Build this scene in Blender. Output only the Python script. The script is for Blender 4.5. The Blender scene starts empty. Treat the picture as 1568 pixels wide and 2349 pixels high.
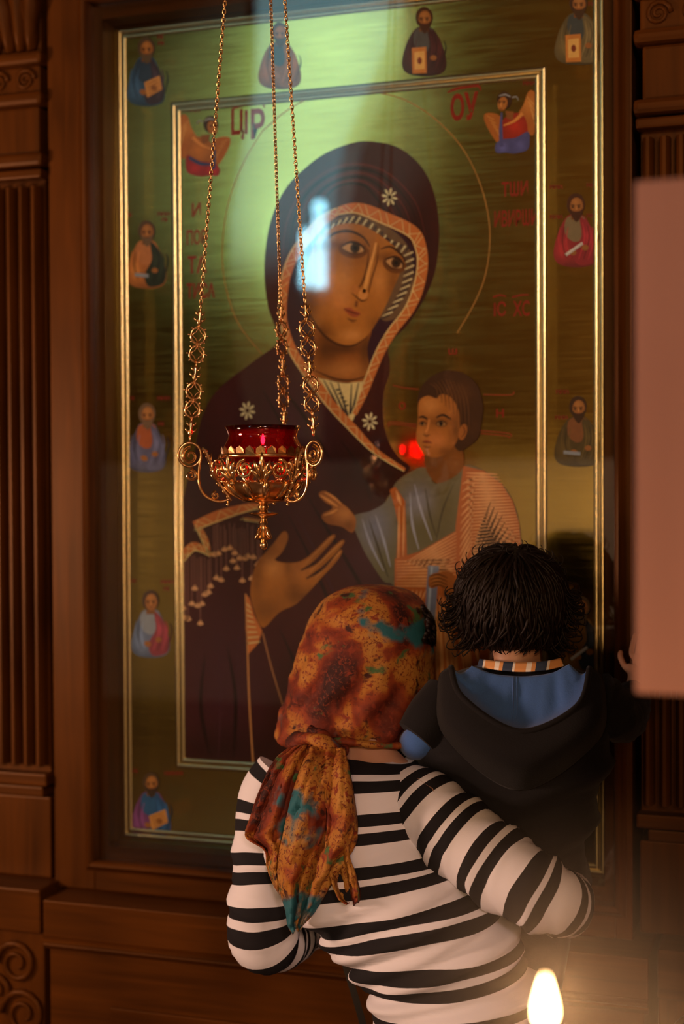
import bpy, bmesh, math, random
import numpy as np
from mathutils import Vector, Matrix
from mathutils.geometry import delaunay_2d_cdt
random.seed(7); RNG = np.random.default_rng(11)
scene = bpy.context.scene
COL = scene.collection
PI = math.pi

# ------------------------------------------------------------------ camera
FPX, CX, CY = 3262.5, 784.0, 1174.5            # focal length and centre in photo pixels (1568 x 2349)
YAW, PITCH, ROLL = 0.31704448, -0.02035511, -0.00505708
CAM = np.array([0.8375, -2.6, 1.75])
_f = np.array([-math.sin(YAW)*math.cos(PITCH), math.cos(YAW)*math.cos(PITCH), math.sin(PITCH)])
_r0 = np.array([math.cos(YAW), math.sin(YAW), 0.0]); _u0 = np.cross(_r0, _f)
_r = _r0*math.cos(ROLL)+_u0*math.sin(ROLL); _u = -_r0*math.sin(ROLL)+_u0*math.cos(ROLL)
def P(x, y, Y):
    """photo pixel -> point of the vertical plane y = Y"""
    d = _f+_r*(x-CX)/FPX-_u*(y-CY)/FPX
    return CAM+d*((Y-CAM[1])/d[1])
def mpp(Y):
    """metres per photo pixel near the plane y = Y (on the view axis)"""
    return (Y-CAM[1])/(_f[1]*FPX)
cd = bpy.data.cameras.new('camera'); cam = bpy.data.objects.new('camera', cd); COL.objects.link(cam)
M4 = Matrix(((_r[0], _u[0], -_f[0], CAM[0]), (_r[1], _u[1], -_f[1], CAM[1]), (_r[2], _u[2], -_f[2], CAM[2]), (0, 0, 0, 1)))
cam.matrix_world = M4
cd.sensor_fit = 'VERTICAL'; cd.sensor_height = 36.0; cd.sensor_width = 24.0
cd.lens = FPX/2349.0*36.0; cd.clip_start = 0.05; cd.clip_end = 60
cd.dof.use_dof = True; cd.dof.focus_distance = 2.2; cd.dof.aperture_fstop = 2.2
scene.camera = cam

# ------------------------------------------------------------------ world, exposure, large lights
w = bpy.data.worlds.new('church_dim'); scene.world = w; w.use_nodes = True
w.node_tree.nodes['Background'].inputs[0].default_value = (0.30, 0.22, 0.16, 1)
w.node_tree.nodes['Background'].inputs[1].default_value = 0.004
vs = scene.view_settings
vs.view_transform = 'Standard'; vs.look = 'None'; vs.gamma = 1.0; vs.use_curve_mapping = False
vs.exposure = -0.25

def light(name, kind, loc, energy, color, size=0.1, target=None, **kw):
    l = bpy.data.lights.new(name, kind); l.energy = energy; l.color = color
    if kind in ('POINT', 'SPOT'): l.shadow_soft_size = size
    if kind == 'AREA': l.size = size
    for k, v in kw.items(): setattr(l, k, v)
    o = bpy.data.objects.new(name, l); COL.objects.link(o); o.location = loc
    if target is not None:
        o.rotation_euler = (Vector(target)-Vector(loc)).to_track_quat('-Z', 'Y').to_euler()
    return o
WARM = (1.0, 0.65, 0.57)
CANDLE = (1.0, 0.50, 0.22)
# unseen bluish spot added to light the pale slab at the far end
light('added_slab_spot', 'SPOT', (-1.5, -7.0, 7.6), 8000, (0.40, 0.80, 1.0), 0.12, (-4.9, -13.4, 6.2), spot_size=0.52, spot_blend=0.6)

# ------------------------------------------------------------------ mesh helpers
def lin(c):
    return tuple((v/255.0/12.92) if v/255.0 <= 0.04045 else ((v/255.0+0.055)/1.055)**2.4 for v in c)
def tag(o, label=None, cat=None, group=None, kind=None):
    if label: o['label'] = label
    if cat: o['category'] = cat
    if group: o['group'] = group
    if kind: o['kind'] = kind
    return o
def thing(name, loc, label, cat, group=None, kind=None):
    o = bpy.data.objects.new(name, None); COL.objects.link(o); o.location = tuple(loc); o.empty_display_size = 0.05
    return tag(o, label, cat, group, kind)
def origin_of(o):
    v = Vector((0, 0, 0))
    while o is not None:
        v += o.location; o = o.parent
    return v
class MB:
    def __init__(s): s.v = []; s.f = []; s.att = {}; s.mi = []
    def add(s, verts, faces, **att):
        b = len(s.v); verts = [tuple(map(float, q)) for q in verts]
        for k in att:
            if k not in s.att: s.att[k] = [None]*b
        s.v += verts; s.f += [tuple(i+b for i in q) for q in faces]
        for k in s.att:
            a = att.get(k)
            s.att[k] += list(a) if a is not None else [None]*len(verts)
        return s
    def box(s, x0, x1, y0, y1, z0, z1, b=0.0):
        if b <= 0:
            v = [(x, y, z) for z in (z0, z1) for y in (y0, y1) for x in (x0, x1)]
            return s.add(v, [(0, 2, 3, 1), (4, 5, 7, 6), (0, 1, 5, 4), (2, 6, 7, 3), (0, 4, 6, 2), (1, 3, 7, 5)])
        bm = bmesh.new(); bmesh.ops.create_cube(bm, size=1)
        for q in bm.verts:
            q.co = Vector(((x0+x1)/2+q.co.x*(x1-x0), (y0+y1)/2+q.co.y*(y1-y0), (z0+z1)/2+q.co.z*(z1-z0)))
        bmesh.ops.bevel(bm, geom=bm.edges[:], offset=b, segments=2, affect='EDGES', profile=0.6)
        return s.addbm(bm)
    def addbm(s, bm):
        bm.verts.index_update(); v = [tuple(q.co) for q in bm.verts]; f = [tuple(q.index for q in p.verts) for p in bm.faces]; bm.free()
        return s.add(v, f)
    def tube(s, pts, rad, n=8, closed=False, caps=True, flat=1.0):
        pts = [np.array(p, float) for p in pts]; m = len(pts)
        if not hasattr(rad, '__len__'): rad = [rad]*m
        tang = []
        for i in range(m):
            a = pts[(i-1) % m] if (closed or i > 0) else pts[i]; b_ = pts[(i+1) % m] if (closed or i < m-1) else pts[i]
            t = b_-a; tang.append(t/(np.linalg.norm(t)+1e-12))
        nrm = np.cross(tang[0], [0, 0, 1.0])
        if np.linalg.norm(nrm) < 1e-3: nrm = np.cross(tang[0], [1.0, 0, 0])
        nrm /= np.linalg.norm(nrm); V = []
        for i in range(m):
            t = tang[i]; nrm = nrm-t*(nrm@t); nrm /= (np.linalg.norm(nrm)+1e-12); bn = np.cross(t, nrm)
            for k in range(n):
                a = 2*PI*k/n; V.append(pts[i]+rad[i]*(math.cos(a)*nrm+flat*math.sin(a)*bn))
        Fc = []
        for i in range(m if closed else m-1):
            j = (i+1) % m
            for k in range(n):
                l = (k+1) % n; Fc.append((i*n+k, i*n+l, j*n+l, j*n+k))
        if caps and not closed:
            Fc.append(tuple(range(n-1, -1, -1))); Fc.append(tuple((m-1)*n+k for k in range(n)))
        return s.add(V, Fc)
    def lathe(s, prof, c, n=32, cap=True):
        V = []; m = len(prof)
        for (r, z) in prof:
            for k in range(n):
                a = 2*PI*k/n; V.append((c[0]+r*math.cos(a), c[1]+r*math.sin(a), c[2]+z))
        Fc = []
        for i in range(m-1):
            for k in range(n):
                l = (k+1) % n; Fc.append((i*n+k, i*n+l, (i+1)*n+l, (i+1)*n+k))
        if cap:
            Fc.append(tuple(range(n-1, -1, -1))); Fc.append(tuple((m-1)*n+k for k in range(n)))
        return s.add(V, Fc)
    def sphere(s, c, r, n=10, m=7, sc=(1, 1, 1)):
        V = [(c[0], c[1], c[2]-r*sc[2])]; Fc = []
        for i in range(1, m):
            a = -PI/2+PI*i/m
            for k in range(n):
                b = 2*PI*k/n; V.append((c[0]+r*sc[0]*math.cos(a)*math.cos(b), c[1]+r*sc[1]*math.cos(a)*math.sin(b), c[2]+r*sc[2]*math.sin(a)))
        V.append((c[0], c[1], c[2]+r*sc[2])); L = len(V)-1
        for k in range(n):
            l = (k+1) % n; Fc.append((0, 1+l, 1+k)); Fc.append((L, 1+(m-2)*n+k, 1+(m-2)*n+l))
        for i in range(m-2):
            for k in range(n):
                l = (k+1) % n; Fc.append((1+i*n+k, 1+i*n+l, 1+(i+1)*n+l, 1+(i+1)*n+k))
        return s.add(V, Fc)
    def prism(s, poly, y0, y1):
        """outline in (x, z), extruded from y0 (front) to y1 (back)"""
        n = len(poly); V = [(p[0], y0, p[1]) for p in poly]+[(p[0], y1, p[1]) for p in poly]
        Fc = [tuple(range(n)), tuple(range(2*n-1, n-1, -1))]+[(i, i+n, (i+1) % n+n, (i+1) % n) for i in range(n)]
        return s.add(V, Fc)
    def grid(s, G, closed_u=False, **att):
        """G: rows x cols x 3"""
        R, C = len(G), len(G[0]); V = [G[i][j] for i in range(R) for j in range(C)]; Fc = []
        for i in range(R-1):
            for j in range(C if closed_u else C-1):
                k = (j+1) % C; Fc.append((i*C+j, i*C+k, (i+1)*C+k, (i+1)*C+j))
        return s.add(V, Fc, **att)
    def build(s, name, mat, parent=None, smooth=False, sub=0, solid=0.0, weld=False, angle=None):
        o0 = origin_of(parent) if parent else Vector((0, 0, 0))
        me = bpy.data.meshes.new(name)
        V = np.array(s.v, float)-np.array(o0)
        me.from_pydata([tuple(q) for q in V], [], s.f); me.update()
        for k, a in s.att.items():
            if k == 'Col':
                at = me.color_attributes.new('Col', 'FLOAT_COLOR', 'POINT')
                at.data.foreach_set('color', np.array([(*(q if q is not None else (0.5, 0.5, 0.5)), 1.0) for q in a], np.float32).ravel())
            elif k == 'uvw':
                at = me.attributes.new(k, 'FLOAT_VECTOR', 'POINT')
                at.data.foreach_set('vector', np.array([q if q is not None else (0, 0, 0) for q in a], np.float32).ravel())
            else:
                at = me.attributes.new(k, 'FLOAT', 'POINT')
                at.data.foreach_set('value', np.array([q if q is not None else 0 for q in a], np.float32))
        me.materials.append(mat)
        bm = bmesh.new(); bm.from_mesh(me)
        if weld: bmesh.ops.remove_doubles(bm, verts=bm.verts, dist=1e-5)
        if s.recalc: bmesh.ops.recalc_face_normals(bm, faces=bm.faces)
        bm.to_mesh(me); bm.free()
        if smooth:
            me.polygons.foreach_set('use_smooth', [True]*len(me.polygons))
            if angle: me.set_sharp_from_angle(angle=math.radians(angle))
        o = bpy.data.objects.new(name, me); COL.objects.link(o)
        if parent is not None: o.parent = parent
        if solid:
            m = o.modifiers.new('thickness', 'SOLIDIFY'); m.thickness = solid; m.offset = 0
        if sub:
            m = o.modifiers.new('smooth', 'SUBSURF'); m.levels = sub; m.render_levels = sub
        return o
    recalc = True
def catmull(pts, n=8, closed=False):
    pts = [np.array(p, float) for p in pts]; m = len(pts); out = []
    for i in range(m if closed else m-1):
        if closed: a, b, c, d = pts[(i-1) % m], pts[i], pts[(i+1) % m], pts[(i+2) % m]
        else: a, b, c, d = pts[max(i-1, 0)], pts[i], pts[i+1], pts[min(i+2, m-1)]
        for k in range(n):
            t = k/n; out.append(0.5*((2*b)+(-a+c)*t+(2*a-5*b+4*c-d)*t*t+(-a+3*b-3*c+d)*t**3))
    if not closed: out.append(pts[-1])
    return out
def copy_tree(o, parent=None):
    c = o.copy(); COL.objects.link(c); c.parent = parent
    for ch in [q for q in bpy.data.objects if q.parent == o]: copy_tree(ch, c)
    return c

# ------------------------------------------------------------------ materials
MATS = {}
def newmat(name):
    m = bpy.data.materials.new(name); m.use_nodes = True; nt = m.node_tree
    b = nt.nodes['Principled BSDF']; MATS[name] = m
    return m, nt, b
def node(nt, t, **kw):
    n = nt.nodes.new(t)
    for k, v in kw.items(): setattr(n, k, v)
    return n
def simple(name, col, rough=0.5, metal=0.0, spec=0.5, noise=0.0, nscale=20, bump=0.0, **inp):
    m, nt, b = newmat(name)
    b.inputs['Roughness'].default_value = rough; b.inputs['Metallic'].default_value = metal; b.inputs['Specular IOR Level'].default_value = spec
    tc = node(nt, 'ShaderNodeTexCoord'); nz = node(nt, 'ShaderNodeTexNoise'); nz.inputs['Scale'].default_value = nscale; nz.inputs['Detail'].default_value = 5
    nt.links.new(tc.outputs['Object'], nz.inputs['Vector'])
    mx = node(nt, 'ShaderNodeMix', data_type='RGBA'); mx.inputs[6].default_value = (*[c*(1-noise) for c in col], 1); mx.inputs[7].default_value = (*[min(1, c*(1+noise)) for c in col], 1)
    nt.links.new(nz.outputs['Fac'], mx.inputs[0]); nt.links.new(mx.outputs[2], b.inputs['Base Color'])
    if bump:
        bp = node(nt, 'ShaderNodeBump'); bp.inputs['Strength'].default_value = bump; bp.inputs['Distance'].default_value = 0.002
        nt.links.new(nz.outputs['Fac'], bp.inputs['Height']); nt.links.new(bp.outputs[0], b.inputs['Normal'])
    for k, v in inp.items(): b.inputs[k.replace('_', ' ')].default_value = v
    return m
def wood(name, dark, light_, axis='Z', rough=0.42, scale=1.0):
    m, nt, b = newmat(name)
    tc = node(nt, 'ShaderNodeTexCoord'); mp = node(nt, 'ShaderNodeMapping')
    st = {'Z': (38, 38, 2.2), 'X': (2.2, 38, 38)}[axis]
    mp.inputs['Scale'].default_value = tuple(q*scale for q in st)
    nt.links.new(tc.outputs['Object'], mp.inputs[0])
    n1 = node(nt, 'ShaderNodeTexNoise'); n1.inputs['Scale'].default_value = 1.4; n1.inputs['Detail'].default_value = 7; n1.inputs['Distortion'].default_value = 0.7
    nt.links.new(mp.outputs[0], n1.inputs['Vector'])
    n2 = node(nt, 'ShaderNodeTexNoise'); n2.inputs['Scale'].default_value = 3.0; nt.links.new(tc.outputs['Object'], n2.inputs['Vector'])
    cr = node(nt, 'ShaderNodeValToRGB'); cr.color_ramp.elements[0].position = 0.32; cr.color_ramp.elements[1].position = 0.68
    cr.color_ramp.elements[0].color = (*dark, 1); cr.color_ramp.elements[1].color = (*light_, 1)
    ma = node(nt, 'ShaderNodeMath', operation='MULTIPLY_ADD'); ma.inputs[1].default_value = 0.45
    ms = node(nt, 'ShaderNodeMath', operation='MULTIPLY'); ms.inputs[1].default_value = 0.55
    nt.links.new(n2.outputs['Fac'], ms.inputs[0]); nt.links.new(n1.outputs['Fac'], ma.inputs[0]); nt.links.new(ms.outputs[0], ma.inputs[2])
    nt.links.new(ma.outputs[0], cr.inputs[0]); nt.links.new(cr.outputs[0], b.inputs['Base Color'])
    bp = node(nt, 'ShaderNodeBump'); bp.inputs['Strength'].default_value = 0.25; bp.inputs['Distance'].default_value = 0.001
    nt.links.new(n1.outputs['Fac'], bp.inputs['Height']); nt.links.new(bp.outputs[0], b.inputs['Normal'])
    b.inputs['Roughness'].default_value = rough; b.inputs['Specular Tint'].default_value = (1.0, 0.62, 0.32, 1); b.inputs['Specular IOR Level'].default_value = 0.18
    b.inputs['Coat Weight'].default_value = 0.0; b.inputs['Coat Roughness'].default_value = 0.25
    return m
WOOD = wood('carved_oak', (0.022, 0.0064, 0.0007), (0.084, 0.025, 0.0026))
WOODX = wood('rail_oak', (0.022, 0.0064, 0.0007), (0.084, 0.025, 0.0026), 'X')
def gold(name, col, rough, streak=(3, 3, 60), bump=0.15, aniso=0.0, rvar=0.12):
    m, nt, b = newmat(name)
    tc = node(nt, 'ShaderNodeTexCoord'); mp = node(nt, 'ShaderNodeMapping'); mp.inputs['Scale'].default_value = streak
    nt.links.new(tc.outputs['Object'], mp.inputs[0])
    nz = node(nt, 'ShaderNodeTexNoise'); nz.inputs['Scale'].default_value = 1.0; nz.inputs['Detail'].default_value = 6
    nt.links.new(mp.outputs[0], nz.inputs['Vector'])
    mr = node(nt, 'ShaderNodeMapRange'); mr.inputs[1].default_value = 0.3; mr.inputs[2].default_value = 0.7; mr.inputs[3].default_value = rough-rvar; mr.inputs[4].default_value = rough+rvar
    nt.links.new(nz.outputs['Fac'], mr.inputs[0]); nt.links.new(mr.outputs[0], b.inputs['Roughness'])
    n2 = node(nt, 'ShaderNodeTexNoise'); n2.inputs['Scale'].default_value = 5.0; n2.inputs['Detail'].default_value = 6; nt.links.new(tc.outputs['Object'], n2.inputs['Vector'])
    mx = node(nt, 'ShaderNodeMix', data_type='RGBA'); mx.inputs[6].default_value = (*[c*0.80 for c in col], 1); mx.inputs[7].default_value = (*[min(1, c*1.12) for c in col], 1)
    nt.links.new(n2.outputs['Fac'], mx.inputs[0]); nt.links.new(mx.outputs[2], b.inputs['Base Color'])
    bp = node(nt, 'ShaderNodeBump'); bp.inputs['Strength'].default_value = bump; bp.inputs['Distance'].default_value = 0.0006
    nt.links.new(nz.outputs['Fac'], bp.inputs['Height']); nt.links.new(bp.outputs[0], b.inputs['Normal'])
    b.inputs['Metallic'].default_value = 1.0
    return m
LEAF = gold('gold_leaf', (0.76, 0.57, 0.14), 0.115, (10, 10, 220), 0.012, rvar=0.03)
BEAD = gold('burnished_gold', (1.0, 0.80, 0.46), 0.25, (3, 3, 3), 0.0, rvar=0.02)
BRASS = gold('polished_brass', (0.88, 0.56, 0.25), 0.22, (60, 60, 60), 0.1, rvar=0.05)
# ------------------------------------------------------------------ room shell
PLASTER = simple('dim_plaster', (0.13, 0.080, 0.045), 0.85, noise=0.25, nscale=2.5)
PALE = simple('pale_slab', (0.62, 0.66, 0.60), 0.8, noise=0.12, nscale=4)
STONE = simple('stone_floor', (0.10, 0.07, 0.05), 0.45, noise=0.3, nscale=3)
XL, XR, YB, ZT = -7.5, 4.5, -14.0, 9.0
tag(MB().box(XL, XR, YB, 0.20, -0.1, 0.0).build('floor', STONE), kind='structure')
tag(MB().box(XL, XR, YB, 0.20, ZT, ZT+0.1).build('ceiling', PLASTER), kind='structure')
tag(MB().box(XL-0.1, XL, YB, 0.20, 0, ZT).build('wall_left', PLASTER), kind='structure')
tag(MB().box(XR, XR+0.1, YB, 0.20, 0, ZT).build('wall_right', PLASTER), kind='structure')
tag(MB().box(XL, XR, 0.10, 0.20, 0, ZT).build('wall_front', WOOD), kind='structure')
def refl(x, y, Yb, Yg=-0.06):
    """point of the plane y = Yb that is mirrored by the icon glass at this photo pixel"""
    d = _f+_r*(x-CX)/FPX-_u*(y-CY)/FPX; q = CAM+d*((Yg-CAM[1])/d[1]); d = d*np.array([1, -1, 1])
    return q+d*((Yb-Yg)/d[1])
# far wall with an added pale slab and the double lancet window that the icon glass mirrors
tag(MB().box(XL, XR, YB-0.25, YB, 0, ZT).build('wall_back', PLASTER), kind='structure')
YV = YB+0.60
vp = [refl(x, y, YV) for (x, y) in ((935, -260), (925, 0), (850, 190), (790, 330), (768, 450), (766, 690), (700, 720), (672, 790), (700, 930), (700, 1010), (590, 1010), (550, 880), (528, 700), (526, 500), (556, 330), (585, 200), (590, -260))]
poly = [(q[0], min(q[2], ZT)) for q in vp]
tag(MB().prism(poly, YV, YB+0.02).build('reflector_slab_1', PALE), kind='structure')  # added slab, cut to the outline of the green reflected glow
m, nt, b = newmat('daylit_pane'); b.inputs['Base Color'].default_value = (0.5, 0.7, 0.8, 1)
b.inputs['Emission Color'].default_value = (0.36, 0.80, 1.0, 1); b.inputs['Emission Strength'].default_value = 27
wl = refl(720, 662, YV)
win = thing('window_1', (wl[0], YV+0.03, wl[2]), 'narrow double lancet window bright with daylight on the added far slab', 'window', kind='structure')
def lancet(x0p, x1p, ytop, ybot, rows):
    a, c = refl(x0p, ybot, YV+0.03), refl(x1p, ytop, YV+0.03); x0, x1, z0, z1 = a[0], c[0], a[2], c[2]; r = (x1-x0)/2; cx_ = (x0+x1)/2
    def hw(z): return r if z <= z1-r else math.sqrt(max(0, r*r-(z-z1+r)**2))
    edges = [z0+(z1-z0)*q for q in rows]
    for i in range(len(edges)-1):
        for s in (-1, 1):
            za, zb = edges[i]+0.012, edges[i+1]-0.012; zs = np.linspace(za, zb, 8)
            out_ = [(cx_+s*max(0.012, hw(z)-0.012), z) for z in zs]; inn = [(cx_+s*0.008, z) for z in zs[::-1]]
            MB().prism(out_+inn, YV+0.025, YV+0.035).build('pane', m, win)
    mb = MB()
    for z in edges[1:-1]: mb.box(cx_-r, cx_+r, YV+0.02, YV+0.05, z-0.012, z+0.012)
    mb.box(cx_-0.008, cx_+0.008, YV+0.02, YV+0.05, z0, z1)
    arc_ = [(cx_-r, YV+0.035, z0)]+[(cx_-r*math.cos(t), YV+0.035, z1-r+r*math.sin(t)) for t in np.linspace(0, PI, 14)]+[(cx_+r, YV+0.035, z0)]
    mb.tube(arc_, 0.014, 6); mb.build('window_bar', WOOD, win)
lancet(717, 748, 455, 662, (0.0, 0.45, 0.80, 1.0)); lancet(688, 715, 520, 660, (0.0, 0.60, 1.0))
# unseen low slab added to give the lower gilding a warm reflection
tag(MB().box(-5.4, 0.3, -8.15, -8.0, 0, 1.92, 0.02).build('reflector_slab_2', PALE), kind='structure')
# ------------------------------------------------------------------ iconostasis joinery round the icon
def strip(mb, prof, a, b, up, out, mitre=(0, 0)):
    """sweep a profile [(u, h)] from a to b; u runs along 'up', h along 'out'; ends mitred by mitre*u"""
    a, b, up, out = [np.array(q, float) for q in (a, b, up, out)]; t = (b-a)/np.linalg.norm(b-a)
    A = [a+up*u+out*h+t*(u*mitre[0]) for u, h in prof]; B = [b+up*u+out*h+t*(u*mitre[1]) for u, h in prof]
    n = len(prof); mb.add(A+B, [(i, i+1, n+i+1, n+i) for i in range(n-1)]+[tuple(range(n-1, -1, -1)), tuple(range(n, 2*n))])
    return mb
case = thing('icon_case', (0, -0.02, 0.94), 'dark oak frame with glass holding the large gilded icon', 'frame')
SX0, SX1 = 0.513, 0.603                        # stile inner / outer
ZC0, ZC1 = 1.000, 2.700                        # inner opening
YF = -0.075
bead = [(0, 0), (0.0, 0.006), (0.003, 0.010), (0.008, 0.0125), (0.013, 0.010), (0.016, 0.004), (0.020, 0.002), (0.020, 0)]
for s in (-1, 1):
    so = SX1 if s < 0 else 0.544
    mb = MB().box(min(s*SX0, s*so), max(s*SX0, s*so), YF, 0.10, 0.941, 2.86, 0.003)
    mb.build('stile', WOOD, case)
    b2 = MB(); strip(b2, bead, (s*SX0, YF, ZC0), (s*SX0, YF, ZC1), (s, 0, 0), (0, -1, 0), (-1, 1)); b2.build('bead_moulding', WOOD, case, smooth=True, angle=40)
MB().box(-SX0, SX0, YF, 0.10, ZC1, 2.86, 0.003).build('rail', WOODX, case)
MB().box(-SX0, SX0, YF, 0.10, 0.941, ZC0, 0.003).build('rail', WOODX, case)
for z, s in ((ZC0, -1), (ZC1, 1)):
    b2 = MB(); strip(b2, bead, (-SX0, YF, z), (SX0, YF, z), (0, 0, s), (0, -1, 0), (-1, 1)); b2.build('bead_moulding', WOODX, case, smooth=True, angle=40)
# dark rebate hiding the edge of the icon board
RB = -0.052
for s in (-1, 1): a, c = sorted((s*0.4925, s*SX0)); MB().box(a, c, RB, -0.0015, ZC0, ZC1).build('rebate', WOOD, case)
MB().box(-0.4925, 0.4925, RB, -0.0015, ZC0, 1.026).build('rebate', WOODX, case); MB().box(-0.4925, 0.4925, RB, -0.0015, 2.671, ZC1).build('rebate', WOODX, case)
# glass
m, nt, b = newmat('case_glass')
for n in list(nt.nodes): nt.nodes.remove(n)
out = node(nt, 'ShaderNodeOutputMaterial'); tr = node(nt, 'ShaderNodeBsdfTransparent'); gl = node(nt, 'ShaderNodeBsdfGlossy'); mx = node(nt, 'ShaderNodeMixShader')
fz = node(nt, 'ShaderNodeFresnel'); fz.inputs['IOR'].default_value = 1.52
mm = node(nt, 'ShaderNodeMath', operation='MULTIPLY'); mm.inputs[1].default_value = 1.0
gl.inputs['Roughness'].default_value = 0.012; gl.inputs['Color'].default_value = (1, 1, 1, 1); tr.inputs['Color'].default_value = (0.97, 0.985, 0.97, 1)
nt.links.new(fz.outputs[0], mm.inputs[0]); nt.links.new(mm.outputs[0], mx.inputs[0]); nt.links.new(tr.outputs[0], mx.inputs[1]); nt.links.new(gl.outputs[0], mx.inputs[2]); nt.links.new(mx.outputs[0], out.inputs[0])
GLASS = m
MB().box(-SX0-0.004, SX0+0.004, -0.060, -0.056, ZC0-0.004, ZC1+0.004).build('glass_pane', GLASS, case)

def pilaster(sx, name_lab):
    """fluted pilaster; sx = -1 / 1 side; built for x measured outward from its inner edge"""
    x0 = 0.617 if sx < 0 else 0.558; x1 = x0+0.252
    xa, xb = (sx*x0, sx*x1) if sx > 0 else (sx*x1, sx*x0)
    t = thing('fluted_pilaster', ((xa+xb)/2, -0.06, 0.955), name_lab, 'pilaster', 'fluted pilasters beside the icon')
    YP = -0.074
    MB().box(xa, xb, YP+0.012, 0.10, 1.17, 2.36).build('shaft', WOOD, t)
    # flutes: rounded reeds between hollow grooves
    n = 9; p = (x1-x0)/n
    for i in range(n):
        c = sx*(x0+p*(i+0.5)); pts = []
        mb = MB(); prof = [(-p*0.36, 0.0), (-p*0.36, 0.010), (-p*0.27, 0.022), (-p*0.1, 0.028), (p*0.1, 0.028), (p*0.27, 0.022), (p*0.36, 0.010), (p*0.36, 0.0)]
        strip(mb, prof, (c, YP+0.012, 1.185), (c, YP+0.012, 2.345), (1, 0, 0), (0, -1, 0)); mb.build('reed', WOOD, t, smooth=True, angle=50)
    # base: two steps with a small corbel
    def step(nm, z0, z1, e, b=0.004): MB().box(xa-e, xb+e, YP-e-0.012, 0.10, z0, z1, b).build(nm, WOODX, t)
    step('base_moulding', 1.145, 1.170, 0.006)
    step('base_moulding', 1.118, 1.140, -0.012)
    MB().box(xa-0.002, xb+0.002, YP+0.005, 0.10, 0.955, 1.118, 0.003).build('base_block', WOOD, t)
    # capital
    step('capital_moulding', 2.360, 2.378, 0.006); step('capital_moulding', 2.384, 2.410, 0.010, 0.008)
    MB().box(xa+0.004, xb-0.004, YP-0.004, 0.10, 2.41, 2.505, 0.006).build('capital_block', WOOD, t)
    step('capital_moulding', 2.505, 2.530, 0.010, 0.009)
    MB().box(xa, xb, YP-0.006, 0.10, 2.530, 2.585, 0.004).build('capital_block', WOOD, t)
    step('capital_moulding', 2.585, 2.610, 0.011, 0.008)
    MB().box(xa, xb, YP, 0.10, 2.61, 2.95, 0.004).build('capital_block', WOOD, t)
    # carved guilloche band
    for i in range(4):
        c = np.array([sx*(x0+0.032+i*0.061), YP-0.008, 2.5575]); mb = MB()
        sp = [c+np.array([0.022*(1-k/26)*math.cos(k*0.55*sx), 0, 0.022*(1-k/26)*math.sin(k*0.55)]) for k in range(23)]
        mb.tube(sp, [0.005-0.00012*k for k in range(23)], 6); mb.build('carved_scroll', WOOD, t, smooth=True)
    # acanthus leaves rising above
    for i in range(3):
        cx_ = sx*(x0+0.045+i*0.080)
        for k, (dx, hh, tilt) in enumerate(((0, 0.30, 0), (-0.024, 0.22, -0.3), (0.024, 0.22, 0.3))):
            mb = MB(); G = []
            for a in range(9):
                u = a/8; wv = 0.022*math.sin(PI*(0.12+0.80*u))*(1-0.3*u)*(1.0+0.18*math.sin(a*2.6)); zz = 2.615+hh*u
                yy = YP-0.006-0.030*math.sin(u*2.2)-(0.03*max(0, u-0.75)*4)
                G.append([(cx_+dx*(1+0.6*u)+tilt*0.05*u*u+q*wv, yy+0.012*abs(q)-0.004*(1-abs(q)), zz) for q in (-1, -0.5, -0.12, 0, 0.12, 0.5, 1)])
            mb.grid(G); mb.build('acanthus_leaf', WOOD, t, smooth=True, solid=0.008)
    return t
pilaster(-1, 'fluted oak pilaster in full view beside the icon frame, nothing before it')
pilaster(1, 'fluted oak pilaster partly behind the pale pink board')

# dado below the icon
dado = thing('carved_dado', (0, -0.06, 0), 'dark oak panelled dado with ledge below the icon', 'panelling')
MB().box(-0.572, 0.572, -0.150, 0.10, 0.20, 0.846).build('panel_field', WOODX, dado)
MB().box(-0.580, 0.580, -0.162, 0.10, 0.868, 0.940, 0.003).build('ledge', WOODX, dado)
mb = MB(); strip(mb, [(0, 0), (0, 0.012), (0.004, 0.017), (0.009, 0.017), (0.012, 0.011), (0.016, 0.012), (0.022, 0.006), (0.026, 0.002), (0.026, 0)], (-0.580, -0.150, 0.868), (0.580, -0.150, 0.868), (0, 0, -1), (0, -1, 0)); mb.build('ledge_moulding', WOODX, dado, smooth=True, angle=40)
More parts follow.
